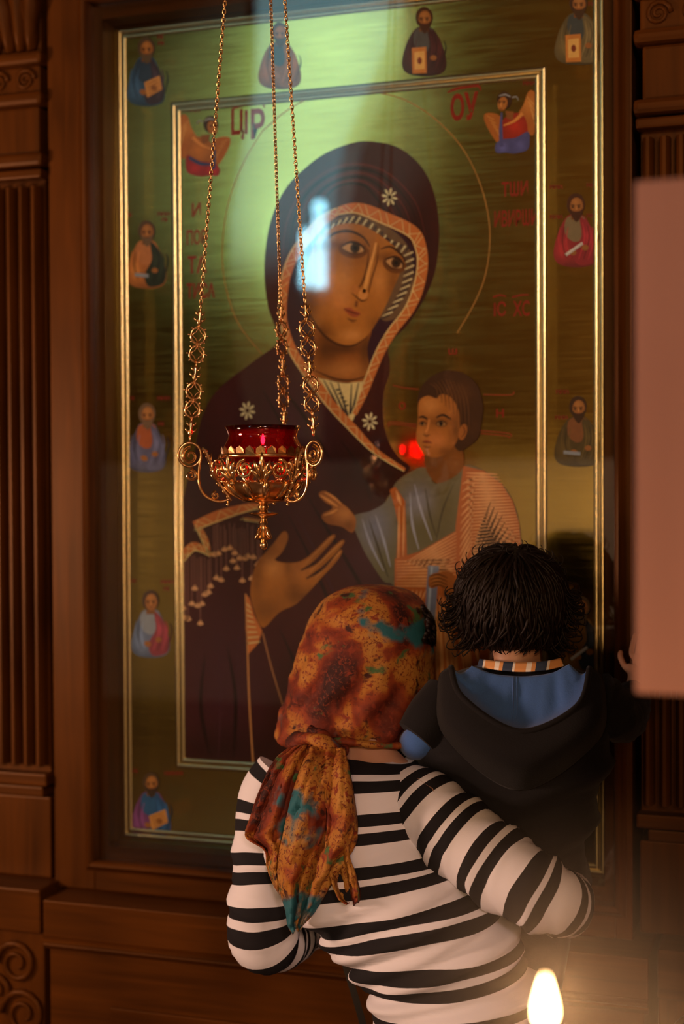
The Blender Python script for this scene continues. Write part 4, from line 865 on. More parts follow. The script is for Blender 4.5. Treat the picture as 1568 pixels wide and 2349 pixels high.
# printed scarf
m, nt, b = newmat('printed_scarf'); tc = node(nt, 'ShaderNodeTexCoord')
def nzn(sc, det=4, dist=0.0, w_=None):
    n = node(nt, 'ShaderNodeTexNoise'); n.inputs['Scale'].default_value = sc; n.inputs['Detail'].default_value = det; n.inputs['Distortion'].default_value = dist
    mp = node(nt, 'ShaderNodeMapping'); mp.inputs['Location'].default_value = (w_ or 0, (w_ or 0)*1.7, 0); nt.links.new(tc.outputs['Object'], mp.inputs[0]); nt.links.new(mp.outputs[0], n.inputs['Vector']); return n
a1 = nzn(9, 3, 0.6, 3.1); cr = node(nt, 'ShaderNodeValToRGB'); e = cr.color_ramp.elements
e[0].position = 0.35; e[0].color = (0.030, 0.006, 0.004, 1); e[1].position = 0.42; e[1].color = (0.13, 0.018, 0.006, 1)
for p_, c_ in ((0.47, (0.24, 0.045, 0.009, 1)), (0.51, (0.36, 0.14, 0.02, 1)), (0.66, (0.42, 0.21, 0.04, 1)), (0.74, (0.20, 0.045, 0.010, 1))): q = e.new(p_); q.color = c_
nt.links.new(a1.outputs['Fac'], cr.inputs[0])
def over(prev, fac, col, lo, hi):
    mr_ = node(nt, 'ShaderNodeMapRange'); mr_.inputs[1].default_value = lo; mr_.inputs[2].default_value = hi; nt.links.new(fac, mr_.inputs[0])
    mx_ = node(nt, 'ShaderNodeMix', data_type='RGBA'); mx_.inputs[7].default_value = (*col, 1); nt.links.new(mr_.outputs[0], mx_.inputs[0]); nt.links.new(prev, mx_.inputs[6]); return mx_.outputs[2]
c = cr.outputs[0]
c = over(c, nzn(95, 4, 0.8, 1.2).outputs['Fac'], (0.20, 0.03, 0.010), 0.54, 0.66)
c = over(c, nzn(210, 3, 0.5, 4.4).outputs['Fac'], (0.14, 0.028, 0.010), 0.56, 0.64)
c = over(c, nzn(26, 5, 0.3, 5.5).outputs['Fac'], (0.055, 0.12, 0.04), 0.62, 0.68)
c = over(c, nzn(11, 3, 0.3, 9.4).outputs['Fac'], (0.02, 0.12, 0.15), 0.61, 0.67)
c = over(c, nzn(40, 4, 0.5, 7.7).outputs['Fac'], (0.04, 0.010, 0.006), 0.60, 0.68)
nt.links.new(c, b.inputs['Base Color']); b.inputs['Roughness'].default_value = 0.7; b.inputs['Specular IOR Level'].default_value = 0.25
bp = node(nt, 'ShaderNodeBump'); bp.inputs['Strength'].default_value = 0.5; bp.inputs['Distance'].default_value = 0.002; wn = nzn(120, 4, 0.5, 2.2); nt.links.new(wn.outputs['Fac'], bp.inputs['Height']); nt.links.new(bp.outputs[0], b.inputs['Normal'])
SCARF = m
HAIR = simple('dark_hair', (0.0075, 0.0030, 0.0012), 0.55, noise=0.5, nscale=60, spec=0.25)
NAVY = fabric('navy_softshell', (0.0075, 0.0070, 0.0085), sheen=0.05)
BLUE = fabric('blue_fleece', (0.050, 0.13, 0.38))
SKIRT = fabric('dark_skirt', (0.02, 0.018, 0.02))
LEATHER = simple('black_leather', (0.012, 0.010, 0.010), 0.4)

def smoothstep(x): x = max(0.0, min(1.0, x)); return x*x*(3-2*x)
def nse(x, seed=0.0):
    return math.sin(x*1.7+seed)+0.6*math.sin(x*3.1+seed*2.3+1.1)+0.35*math.sin(x*6.3+seed*0.7+2.0)
def loft_lr(mb, st, n=48, m=6, wr=None, power=2.4, stripe=None, cap=False):
    """stations: (xl, yl, xr, yr, Ycentre, depth) in photo pixels and metres, sections run left->right"""
    A = catmull([np.array(q, float) for q in st], m); G = []; S = []
    for i, q in enumerate(A):
        a, c_ = P(q[0], q[1], q[4]), P(q[2], q[3], q[4]); ce = (a+c_)/2; hv = (c_-a)/2; row = []; v = i/(len(A)-1)
        for k in range(n):
            t = 2*PI*k/n; ct, st_ = math.cos(t), math.sin(t)
            u = math.copysign(abs(ct)**(2/power), ct); w_ = math.copysign(abs(st_)**(2/power), st_)
            d = wr(v, t, q) if wr else 0.0
            hl = np.linalg.norm(hv)
            row.append(ce+hv*u*(1+d/hl)+np.array([0, 1, 0])*(w_*(q[5]+d)))
            S.append(stripe(v, t, q) if stripe else 0.0)
        G.append(row)
    if stripe: mb.grid(G, True, stripe=S)
    else: mb.grid(G, True)
    if cap:
        for row in (G[0], G[-1]):
            mb.add(row, [tuple(range(n))], **({'stripe': [0.2]*n} if stripe else {}))
def sleeve(mb, st, n=32, m=6, s0=0.0, wr=None, stripe=True, cap=True, up=(0, 0, 1)):
    """stations: (px, py, Y, radius)"""
    A = catmull([np.array([*P(q[0], q[1], q[2]), q[3]]) for q in st], m); G = []; S = []; acc = s0; nrm = None
    for i, q in enumerate(A):
        a = A[max(i-1, 0)][:3]; c_ = A[min(i+1, len(A)-1)][:3]; t = (c_-a)/np.linalg.norm(c_-a)
        if i: acc += np.linalg.norm(q[:3]-A[i-1][:3])*(1.0 if i/(len(A)-1) < 0.58 else 1.7)
        nrm = np.cross(t, up) if nrm is None else nrm-t*(nrm@t); nrm /= np.linalg.norm(nrm); bn = np.cross(t, nrm); v = i/(len(A)-1)
        row = []
        for k in range(n):
            an = 2*PI*k/n; d = wr(v, an, q) if wr else 0
            row.append(q[:3]+(q[3]+d)*(math.cos(an)*nrm+math.sin(an)*bn)); S.append(acc+(0.0007*nse(an*1.0+i*0.05, s0)))
        G.append(row)
    mb.grid(G, True, **({'stripe': S} if stripe else {}))
    if cap: mb.add(G[-1], [tuple(range(n))], **({'stripe': [acc]*n} if stripe else {})); mb.add(G[0], [tuple(range(n))], **({'stripe': [s0]*n} if stripe else {}))

# ---- woman
base = P(1050, 2300, -0.46)
wom = thing('person', (base[0], -0.46, 0.0), 'person in striped top and patterned headscarf leaning towards the icon', 'person')
J, E = {}, []
def jn(k, xyz, r, prev=None):
    J[k] = (np.array(xyz, float), r)
    if prev: E.append((prev, k))
hipc = np.array([base[0]+0.01, -0.46, 0.86])
jn('pelvis', hipc, 0.105); jn('waist', P(1050, 2290, -0.455), 0.095, 'pelvis'); jn('chest', P(930, 2060, -0.42), 0.105, 'waist'); jn('upper', P(830, 1850, -0.40), 0.09, 'chest')
jn('neck', P(838, 1730, -0.36), 0.045, 'upper'); jn('skull', P(832, 1640, -0.315), 0.055, 'neck'); jn('head', P(835, 1540, -0.285), 0.088, 'skull'); jn('crown', P(840, 1445, -0.28), 0.072, 'head')
jn('nose', P(835, 1560, -0.285)+np.array([0, 0.108, 0]), 0.014, 'head'); jn('chin', P(833, 1630, -0.315)+np.array([0, 0.085, 0]), 0.026, 'skull')
jn('lsh', P(650, 1800, -0.41), 0.045, 'upper'); jn('lel', P(598, 2140, -0.455), 0.036, 'lsh'); jn('lwr', P(742, 2108, -0.25), 0.024, 'lel')
jn('rsh', P(965, 1815, -0.43), 0.045, 'upper'); jn('rel', P(1275, 2068, -0.50), 0.038, 'rsh'); jn('rwr', P(1235, 2010, -0.215), 0.024, 'rel')
hand(J, E, 'lh', 'lwr', (0.45, 0.85, -0.1), (0.8, -0.5, 0.2), (0, 0.1, 1), 0.17)
hand(J, E, 'rh', 'rwr', (-0.9, 0.05, 0.3), (0, 0, 1), (0, 1, 0), 0.17)
for s_, k in ((-1, 'l'), (1, 'r')):
    jn(k+'hip', hipc+np.array([s_*0.085, 0, -0.06]), 0.08, 'pelvis'); jn(k+'kn', (hipc[0]+s_*0.09, -0.45, 0.46), 0.055, k+'hip'); jn(k+'an', (hipc[0]+s_*0.09, -0.47, 0.085), 0.036, k+'kn'); jn(k+'toe', (hipc[0]+s_*0.10, -0.33, 0.045), 0.034, k+'an')
skinbody('body', J, E, SKIN, wom, 'pelvis')
mb = MB()
def fold(v, t, q):
    y = (q[1]+q[3])/2; back = max(0.0, -math.sin(t)); d = 0
    d += 0.0016*nse(y*0.045+2.4*math.cos(t), 0.4)
    if y > 1990:
        k = smoothstep((y-1990)/90); ph = (y-0.0)*0.075+1.9*math.cos(t)*(1.1 if y < 2230 else 0.3)
        d += k*(0.0058*math.sin(ph)+0.0045*math.sin(ph*1.9+1.3+2.6*math.cos(t)))*(1.0 if y < 2290 else 0.4)
    d -= 0.006*math.exp(-((math.cos(t)+0.12)/0.16)**2)*back*(1 if y < 2100 else 0.5)
    return d
SM = 0.00072
def tstripe(v, t, q):
    y = (q[1]+q[3])/2; w_ = 0.0
    if y > 1990: w_ = smoothstep((y-1990)/120)*(0.0035*math.sin(y*0.030+2.2*math.cos(t)+0.6)+0.0015*math.sin(y*0.07-3.1*math.cos(t)))
    return (y-1840)*0.000692+w_-0.008*math.cos(t)**2*(1 if y < 1990 else 0)
loft_lr(mb, [(778, 1722, 930, 1740, -0.375, 0.060), (735, 1736, 950, 1748, -0.385, 0.075), (660, 1766, 965, 1762, -0.40, 0.090), (600, 1815, 985, 1795, -0.41, 0.105), (600, 1890, 1000, 1862, -0.415, 0.115), (625, 1970, 1020, 1930, -0.42, 0.120), (668, 2050, 1075, 1995, -0.43, 0.122), (735, 2132, 1140, 2070, -0.44, 0.120), (790, 2190, 1180, 2150, -0.45, 0.116), (836, 2242, 1212, 2222, -0.455, 0.114), (864, 2290, 1234, 2288, -0.46, 0.116), (856, 2349, 1243, 2349, -0.46, 0.122), (840, 2450, 1262, 2455, -0.46, 0.130)], 72, 9, fold, 2.3, tstripe)
def lw(v, an, q): return 0.0030*nse(v*26+1.2*math.cos(an), 1.0)*smoothstep((v-0.15)/0.2)
sleeve(mb, [(655, 1778, -0.41, 0.052), (622, 1830, -0.42, 0.054), (604, 1910, -0.435, 0.048), (597, 1985, -0.45, 0.046), (598, 2060, -0.46, 0.051), (600, 2125, -0.462, 0.056), (618, 2162, -0.44, 0.052), (662, 2150, -0.37, 0.044), (710, 2126, -0.28, 0.037), (742, 2108, -0.257, 0.032)], 36, 8, 0.0185, lw)
def rw(v, an, q): return 0.0030*nse(v*24+1.6*math.cos(an+0.8), 2.0)*smoothstep((v-0.1)/0.2)
sleeve(mb, [(925, 1800, -0.42, 0.040), (962, 1838, -0.435, 0.058), (1015, 1890, -0.45, 0.063), (1080, 1943, -0.465, 0.064), (1150, 1994, -0.48, 0.062), (1215, 2037, -0.49, 0.058), (1268, 2066, -0.475, 0.054), (1292, 2070, -0.42, 0.047), (1285, 2050, -0.33, 0.040), (1250, 2020, -0.235, 0.033)], 36, 8, -0.018, rw)
mb.build('striped_top', JERSEY, wom, smooth=True)
mb = MB(); G = []
for z, rx, ry in ((0.93, 0.130, 0.104), (0.88, 0.150, 0.125), (0.80, 0.175, 0.15), (0.5, 0.21, 0.18), (0.12, 0.24, 0.20)):
    G.append([(hipc[0]+(rx+0.012*math.sin(9*t)*(1-z))*math.cos(t), -0.455+(ry+0.012*math.sin(9*t)*(1-z))*math.sin(t), z) for t in np.linspace(0, 2*PI, 48, endpoint=False)])
mb.grid(G, True); mb.build('skirt', SKIRT, wom, smooth=True)
for s_ in (-1, 1):
    mb = MB(); x_ = hipc[0]+s_*0.09
    mb.add(*(lambda V, F_: (V, F_))([(x_+dx*wd, y_, z_) for (y_, wd, h_) in ((-0.53, 0.030, 0.075), (-0.47, 0.040, 0.085), (-0.38, 0.045, 0.062), (-0.29, 0.040, 0.045), (-0.262, 0.018, 0.03)) for dx, z_ in ((-1, 0.0), (-1, h_*0.6), (-0.5, h_), (0.5, h_), (1, h_*0.6), (1, 0.0))], [(i*6+k, i*6+(k+1) % 6, (i+1)*6+(k+1) % 6, (i+1)*6+k) for i in range(4) for k in range(6)]+[(5, 4, 3, 2, 1, 0), (24, 25, 26, 27, 28, 29)]))
    mb.build('shoe', LEATHER, wom, smooth=True, angle=60)
# headscarf: shell over the head with folds running to the knot
def sfold(v, t, q):
    y = q[1]; k = smoothstep((y-1400)/200)
    kn = math.cos(t-(-2.1))                       # towards the knot at the back left
    d = k*0.0040*math.sin(11*t+2.2*math.sin(y*0.012)+0.8)*(0.4+0.6*max(0, -math.sin(t)))
    d += 0.0018*nse(y*0.03+5*t, 1.4)*k
    d += 0.0012*nse(y*0.05-3*t, 0.2)
    return d
mb = MB()
loft_lr(mb, [(838, 1344, 852, 1344, -0.285, 0.004), (800, 1347, 900, 1348, -0.285, 0.042), (757, 1368, 944, 1366, -0.285, 0.078), (731, 1400, 970, 1394, -0.285, 0.098), (711, 1440, 985, 1436, -0.285, 0.110), (693, 1500, 986, 1498, -0.285, 0.117), (676, 1562, 984, 1556, -0.287, 0.116), (660, 1615, 976, 1610, -0.292, 0.110), (648, 1660, 962, 1660, -0.30, 0.104), (641, 1686, 946, 1690, -0.305, 0.098), (668, 1700, 936, 1706, -0.31, 0.090), (700, 1704, 926, 1712, -0.315, 0.082), (706, 1698, 920, 1704, -0.315, 0.078)], 96, 8, sfold, 2.15)
mb.build('headscarf', SCARF, wom, smooth=True, solid=0.003)
# rolled hem drawn to the knot
mb = MB(); roll = catmull([P(936, 1695, -0.33), P(915, 1710, -0.385), P(850, 1708, -0.412), P(780, 1700, -0.42), P(720, 1700, -0.425)], 8)
mb.tube(roll, [0.006+0.004*math.sin(k*0.9)*0.3+0.005*k/len(roll) for k in range(len(roll))], 10, flat=0.7); mb.build('scarf_hem', SCARF, wom, smooth=True)
mb = MB()                                       # knot: two interlocked rolls
mb.tube(catmull([P(680, 1690, -0.415), P(688, 1712, -0.44), P(715, 1722, -0.452), P(740, 1705, -0.448), P(735, 1684, -0.43), P(712, 1676, -0.42)], 7), [0.011+0.004*math.sin(k*0.35) for k in range(36)], 12)
mb.tube(catmull([P(672, 1706, -0.42), P(702, 1694, -0.448), P(730, 1700, -0.458), P(762, 1716, -0.45), P(790, 1722, -0.43)], 7), [0.012+0.003*math.sin(k*0.4+1) for k in range(29)], 12)
mb.build('scarf_knot', SCARF, wom, smooth=True)
def tail(name, st, folds, seed, n=29, m=7):
    """hanging scarf end: stations (xl, yl, xr, yr, Y); pleated across"""
    A = catmull([np.array(q, float) for q in st], m); G = []
    for i, q in enumerate(A):
        v = i/(len(A)-1); row = []
        for k in range(n):
            u = k/(n-1); amp = (0.010+0.005*math.sin(v*2.5))*min(1, 3*v+0.35)
            pl = amp*math.sin(folds*2*PI*u+seed+1.2*v)+0.005*nse(u*9+v*5, seed)+0.003*nse(v*30+u*6, seed+1)
            x, y = q[0]+(q[2]-q[0])*u, q[1]+(q[3]-q[1])*u
            y += 6*math.sin(u*9+seed)*smoothstep((v-0.8)/0.2)
            row.append(P(x, y, q[4]+pl))
        G.append(row)
    mb = MB(); mb.grid(G); mb.build(name, SCARF, wom, smooth=True, solid=0.002)
tail('scarf_end', [(668, 1712, 712, 1708, -0.455), (628, 1745, 700, 1745, -0.49), (596, 1810, 690, 1800, -0.51), (572, 1880, 680, 1870, -0.52), (563, 1920, 672, 1915, -0.525), (606, 1950, 668, 1950, -0.53), (612, 1990, 660, 1985, -0.535), (628, 2030, 655, 2030, -0.54), (640, 2046, 652, 2044, -0.54)], 1.1, 0.4)
tail('scarf_end', [(705, 1712, 790, 1716, -0.46), (690, 1760, 800, 1760, -0.515), (668, 1830, 812, 1830, -0.545), (652, 1900, 820, 1905, -0.555), (640, 1960, 812, 1945, -0.56), (640, 2030, 770, 2010, -0.562), (655, 2090, 735, 2070, -0.562), (660, 2120, 712, 2105, -0.562), (672, 2138, 694, 2128, -0.562)], 1.7, 2.2)
tail('scarf_end', [(760, 1716, 792, 1720, -0.455), (745, 1800, 800, 1800, -0.515), (750, 1890, 812, 1890, -0.54), (745, 1950, 800, 1950, -0.55), (755, 2010, 815, 2005, -0.55), (775, 2060, 826, 2050, -0.55), (795, 2080, 824, 2074, -0.55)], 1.2, 4.0)
# dark hair at the temple and the bag strap
mb = MB()
for k in range(60):
    a = RNG.uniform(0, 1); c0 = P(968+14*math.sin(a*3), 1390+80*a, -0.315+0.05*RNG.uniform(-1, 1)); c1 = P(990+8*RNG.uniform(-1, 1), 1415+60*a, -0.29+0.06*RNG.uniform(-1, 1)); c2 = P(994+6*RNG.uniform(-1, 1), 1445+40*a, -0.28)
    mb.tube(catmull([c0, c1, c2], 3), [0.004, 0.004, 0.0035, 0.003, 0.002, 0.0015, 0.001][:7], 5)
mb.build('hair', HAIR, wom, smooth=True)
bag = thing('shoulder_bag', (P(870, 2480, -0.40)[0], -0.40, 0.75), 'dark bag on a thin strap hanging at the waist of the striped top', 'bag')
mb = MB(); sp = catmull([P(745, 2105, -0.30), P(770, 2150, -0.305), P(800, 2240, -0.305), P(832, 2349, -0.30), P(850, 2440, -0.295)], 6); G = []
for q in sp: G.append([q+rh*0.006, q-rh*0.006])
mb.grid(G); mb.build('strap', LEATHER, bag, solid=0.003)
q = P(850, 2440, -0.295); mb = MB().box(q[0]-0.15, q[0]+0.05, -0.285, -0.225, q[2]-0.20, q[2]+0.01, 0.015); mb.tube([(q[0], q[1], q[2]-0.005), (q[0], -0.27, q[2]-0.01)], 0.004, 6); mb.build('pouch', LEATHER, bag, smooth=True, angle=40)

# ---- child
cb = P(1190, 1990, -0.33)
kid = thing('person', (cb[0], cb[1], cb[2]-0.02), 'small child with dark curls and a navy hooded jacket carried on the arm', 'person')
J, E = {}, []
jn('pelvis', cb, 0.065); jn('belly', P(1190, 1860, -0.335), 0.07, 'pelvis'); jn('chest', P(1185, 1700, -0.34), 0.075, 'belly'); jn('upper', P(1185, 1590, -0.345), 0.055, 'chest'); jn('neck', P(1188, 1520, -0.345), 0.036, 'upper')
jn('skull', P(1180, 1455, -0.335), 0.060, 'neck'); jn('head', P(1172, 1385, -0.335), 0.078, 'skull'); jn('crown', P(1172, 1320, -0.335), 0.056, 'head'); jn('nose', P(1172, 1410, -0.335)+np.array([0, 0.092, 0]), 0.010, 'head'); jn('chin', P(1176, 1460, -0.33)+np.array([0, 0.065, 0]), 0.022, 'skull')
jn('lsh', P(1015, 1620, -0.36), 0.030, 'upper'); jn('lel', P(948, 1705, -0.385), 0.024, 'lsh'); jn('lwr', P(930, 1700, -0.265), 0.018, 'lel')
jn('rsh', P(1355, 1615, -0.35), 0.030, 'upper'); jn('rel', P(1420, 1650, -0.30), 0.024, 'rsh'); jn('rwr', P(1455, 1572, -0.19), 0.016, 'rel')
hand(J, E, 'lh', 'lwr', (-0.3, 0.6, 0.3), (0, 0.2, 1), (0.8, 0.2, 0.1), 0.10); hand(J, E, 'rh', 'rwr', (0.12, 0.42, 0.85), (-1, 0, 0.1), (0.1, -0.9, 0.3), 0.10)
for s_, k in ((-1, 'l'), (1, 'r')):
    jn(k+'hip', cb+np.array([s_*0.05, 0.0, -0.015]), 0.055, 'pelvis'); jn(k+'kn', cb+np.array([s_*0.055-0.035, 0.115, -0.09]), 0.045, k+'hip'); jn(k+'an', cb+np.array([s_*0.05-0.045, 0.085, -0.24]), 0.032, k+'kn'); jn(k+'toe', cb+np.array([s_*0.055-0.045, 0.135, -0.275]), 0.028, k+'an')
skinbody('body', J, E, SKIN, kid, 'pelvis')
mb = MB()
def jf(v, t, q): y = q[1]; return 0.0034*nse(y*0.03+2*math.cos(t), 3.0)+0.0048*math.sin(y*0.05+1.5*math.cos(t))*smoothstep((y-1680)/100)
loft_lr(mb, [(1090, 1528, 1285, 1526, -0.335, 0.050), (1030, 1550, 1350, 1550, -0.335, 0.062), (985, 1605, 1388, 1602, -0.335, 0.074), (957, 1665, 1400, 1665, -0.335, 0.088), (962, 1740, 1398, 1740, -0.335, 0.102), (995, 1820, 1378, 1820, -0.335, 0.100), (1035, 1900, 1358, 1900, -0.33, 0.096), (1060, 1980, 1340, 1980, -0.33, 0.095), (1075, 2050, 1325, 2050, -0.33, 0.088)], 56, 7, jf, 2.3, cap=True)
mb.build('jacket', NAVY, kid, smooth=True)
mb = MB(); sleeve(mb, [(1360, 1600, -0.345, 0.046), (1395, 1630, -0.325, 0.043), (1422, 1648, -0.30, 0.038), (1440, 1630, -0.255, 0.034), (1453, 1595, -0.21, 0.028)], 24, 6, 0, lambda v, a, q: 0.002*nse(v*18+a, 2), False); mb.build('sleeve', NAVY, kid, smooth=True)
mb = MB(); sleeve(mb, [(1030, 1605, -0.35, 0.046), (990, 1650, -0.375, 0.044), (955, 1692, -0.392, 0.036)], 24, 6, 0, None, False); mb.build('sleeve', NAVY, kid, smooth=True)
mb = MB(); sleeve(mb, [(974, 1690, -0.38, 0.030), (958, 1704, -0.378, 0.028), (950, 1704, -0.335, 0.026), (940, 1700, -0.285, 0.022)], 24, 6, 0, None, False); mb.build('shirt_sleeve', BLUE, kid, smooth=True)
for s_, k in ((-1, 'l'), (1, 'r')):
    mb = MB(); A = catmull([J[k+'hip'][0], J[k+'kn'][0], J[k+'an'][0]], 6); mb.tube(A, np.linspace(0.068, 0.046, len(A)), 16); mb.build('trouser_leg', SKIRT, kid, smooth=True)
    mb = MB(); a_, t_ = J[k+'an'][0], J[k+'toe'][0]; mb.tube(catmull([a_+np.array([0, -0.02, -0.01]), a_+(t_-a_)*0.3+np.array([0, 0, -0.015]), t_, t_+np.array([0, 0.02, -0.005])], 4), [0.03, 0.036, 0.038, 0.038, 0.037, 0.036, 0.036, 0.036, 0.035, 0.034, 0.03, 0.025, 0.012], 12); mb.build('shoe', LEATHER, kid, smooth=True)
def band(curves, n=10, m=8):
    C2 = [catmull([np.array([*P(a, b2, c2)]) for a, b2, c2 in cv], m) for cv in curves]; G = []
    cols = list(zip(*C2)); rows = [catmull(list(c), n) for c in cols]
    return [[rows[j][i] for j in range(len(rows))] for i in range(len(rows[0]))]
A_ = [(1082, 1528, -0.405), (1130, 1546, -0.412), (1195, 1552, -0.415), (1262, 1545, -0.412), (1305, 1524, -0.405)]
B_ = [(1056, 1545, -0.415), (1110, 1612, -0.446), (1195, 1650, -0.455), (1285, 1618, -0.446), (1332, 1548, -0.415)]
C_ = [(1034, 1530, -0.405), (1062, 1602, -0.470), (1190, 1678, -0.492), (1322, 1622, -0.470), (1352, 1532, -0.405)]
D_ = [(1012, 1545, -0.400), (1030, 1650, -0.474), (1190, 1752, -0.498), (1360, 1660, -0.474), (1378, 1552, -0.400)]
E_ = [(1005, 1575, -0.385), (1022, 1690, -0.430), (1190, 1812, -0.438), (1368, 1700, -0.430), (1386, 1590, -0.385)]
lin_ = band([A_, B_, C_]); 
for i, row in enumerate(lin_):
    for j in range(len(row)): row[j] = row[j]+np.array([0, 0.004*nse(j*0.45+i*0.12, 1.0)*math.sin(PI*i/(len(lin_)-1)), 0])
mb = MB(); mb.grid(lin_); hl = mb.build('hood_lining', BLUE, kid, smooth=True, solid=0.003)
mb = MB(); mid = len(lin_[0])//2-2; mb.tube([lin_[i][mid]+np.array([0, -0.002, 0]) for i in range(len(lin_))], 0.0016, 6); mb.tube([lin_[i][mid+1]+np.array([-0.001, -0.002, 0]) for i in range(len(lin_))], 0.0012, 6); mb.build('seam', BLUE, hl, smooth=True)
mb = MB(); mb.grid(band([C_, D_, E_])); mb.build('hood', NAVY, kid, smooth=True, solid=0.004)
mb = MB(); Cc = catmull([np.array(P(a, b2, c2)) for a, b2, c2 in C_], 8); mb.tube(Cc, 0.005, 8); mb.build('hood_rim', NAVY, kid, smooth=True)
m, nt, b = newmat('plaid_shirt'); tc = node(nt, 'ShaderNodeTexCoord'); sx_ = node(nt, 'ShaderNodeSeparateXYZ'); nt.links.new(tc.outputs['Object'], sx_.inputs[0])
def wv(sock, sc, ph):
    a_ = node(nt, 'ShaderNodeMath', operation='MULTIPLY_ADD'); a_.inputs[1].default_value = sc; a_.inputs[2].default_value = ph; nt.links.new(sock, a_.inputs[0]); s_ = node(nt, 'ShaderNodeMath', operation='SINE'); nt.links.new(a_.outputs[0], s_.inputs[0]); g_ = node(nt, 'ShaderNodeMath', operation='GREATER_THAN'); g_.inputs[1].default_value = 0.55; nt.links.new(s_.outputs[0], g_.inputs[0]); return g_.outputs[0]
m1 = node(nt, 'ShaderNodeMix', data_type='RGBA'); m1.inputs[6].default_value = (0.72, 0.34, 0.12, 1); m1.inputs[7].default_value = (0.85, 0.8, 0.72, 1); nt.links.new(wv(sx_.outputs[0], 240, 0), m1.inputs[0])
m2 = node(nt, 'ShaderNodeMix', data_type='RGBA'); m2.inputs[7].default_value = (0.03, 0.05, 0.10, 1); nt.links.new(m1.outputs[2], m2.inputs[6]); nt.links.new(wv(sx_.outputs[0], 120, 1.7), m2.inputs[0]); nt.links.new(m2.outputs[2], b.inputs['Base Color']); b.inputs['Roughness'].default_value = 0.85
mb = MB(); mb.grid(band([[(1100, 1512, -0.378), (1150, 1518, -0.402), (1200, 1520, -0.408), (1250, 1517, -0.400), (1285, 1510, -0.378)], [(1094, 1530, -0.388), (1150, 1538, -0.414), (1200, 1541, -0.420), (1252, 1537, -0.412), (1292, 1528, -0.388)]], 3)); mb.build('shirt_collar', m, kid, smooth=True, solid=0.002)
# curls
mb = MB(); hc = P(1172, 1376, -0.335); RX, RZ = 0.088, 0.088
mb.sphere(hc+np.array([0, 0.0, 0]), 1.0, 36, 24, (RX, 0.092, RZ)); mb.build('hair_cap', HAIR, kid, smooth=True)
mb = MB(); N = 1100; crown = np.array([0.15, -0.30, 0.94]); crown /= np.linalg.norm(crown); RAD = np.array([RX, 0.092, RZ])
for i in range(N):
    u = (i+0.5)/N; zc = 1-1.75*u; a = i*2.39996
    d = np.array([math.sqrt(max(0, 1-zc*zc))*math.cos(a), math.sqrt(max(0, 1-zc*zc))*math.sin(a), zc])
    if d[1] > 0.6 and zc < 0.35: continue
    low = smoothstep((0.15-zc)/0.5); L = RNG.uniform(0.05, 0.085); ph = RNG.uniform(0, 2*PI); amp = RNG.uniform(0.002, 0.005)+0.006*low*RNG.uniform(0.3, 1); tn = RNG.uniform(3.0, 5.0)+2.5*low; sg = RNG.choice([-1, 1])
    pts = []; q = d.copy(); lift = 1.0
    for k in range(13):
        f_ = k/12; dn = -crown+q*(crown@q); dn /= (np.linalg.norm(dn)+1e-6); sw = np.cross(q, dn); an = ph+sg*tn*f_
        base_ = hc+q*RAD*(0.985+0.05*math.sin(PI*f_)+0.13*low*f_)
        pts.append(base_+(sw*math.cos(an)+q*math.sin(an)*0.6)*amp*(0.35+1.0*f_))
        q = q+dn*(L/12)/0.09+sw*0.01*math.sin(ph); q /= np.linalg.norm(q)
        if q[2] < -0.80: break
    if len(pts) < 4: continue
    n_ = len(pts); mb.tube(pts, [0.0032*(0.55+0.45*math.sin(PI*min(1, 0.3+k/n_)))*(1-0.6*(k/(n_-1))**3) for k in range(n_)], 4)
for i in range(330):                            # loose ringlets at the rim
    a = RNG.uniform(-0.85, PI+0.85); st_ = math.sin(a)
    if st_ > 0.5 and RNG.uniform() < 0.6: continue
    d = math.cos(a)*_r0+np.array([0, 0, st_]); p0 = hc+d*RX*RNG.uniform(0.90, 1.0)+fh*RNG.uniform(-0.055, 0.045); low = st_ < 0.45
    sgn = 1 if math.cos(a) > 0 else -1; side_ = _r0*sgn; L = RNG.uniform(0.014, 0.034)*(1.0 if low else 0.45); R_ = RNG.uniform(0.005, 0.015)*(1.0 if low else 0.6); sweep = RNG.uniform(3.0, 5.6)
    pts = []
    for k in range(14):
        f_ = k/13; an = PI+f_*sweep*1.0
        pts.append(p0+side_*(R_*(1+math.cos(an))*1.0+L*0.25*f_)+np.array([0, 0, 1])*((-L*min(1, f_*1.3) if low else L*0.5*f_)+R_*math.sin(an)))
    mb.tube(pts, [0.0017*(1-0.65*k/13) for k in range(14)], 4)
tag(mb.build('curly_hair', HAIR, kid, smooth=True), kind='stuff')
# ------------------------------------------------------------------ board on a stand in the right foreground
PINK = wood('pale_pink_wood', (0.22, 0.118, 0.094), (0.28, 0.155, 0.125), 'Z', 0.6, 0.5)
BYY = -1.40
t0, t1 = P(1448, 415, BYY), P(1462, 1592, BYY)
bx0, bz1, bz0 = (t0[0]+t1[0])/2, t0[2], t1[2]
bt = thing('wooden_board_stand', (bx0+0.17, BYY+0.03, 0), 'pale pinkish wooden board on a post standing before the iconostasis', 'stand')
MB().box(bx0, bx0+0.34, BYY, BYY+0.018, bz0, bz1, 0.003).build('board', PINK, bt)
MB().box(bx0+0.15, bx0+0.19, BYY+0.018, BYY+0.055, 0.03, bz1-0.1, 0.003).build('post', WOOD, bt)
mb = MB().box(bx0+0.02, bx0+0.32, BYY+0.02, BYY+0.055, 0.0, 0.035, 0.004); mb.box(bx0+0.152, bx0+0.188, BYY-0.12, BYY+0.20, 0.0, 0.033, 0.004); mb.build('foot', WOOD, bt)
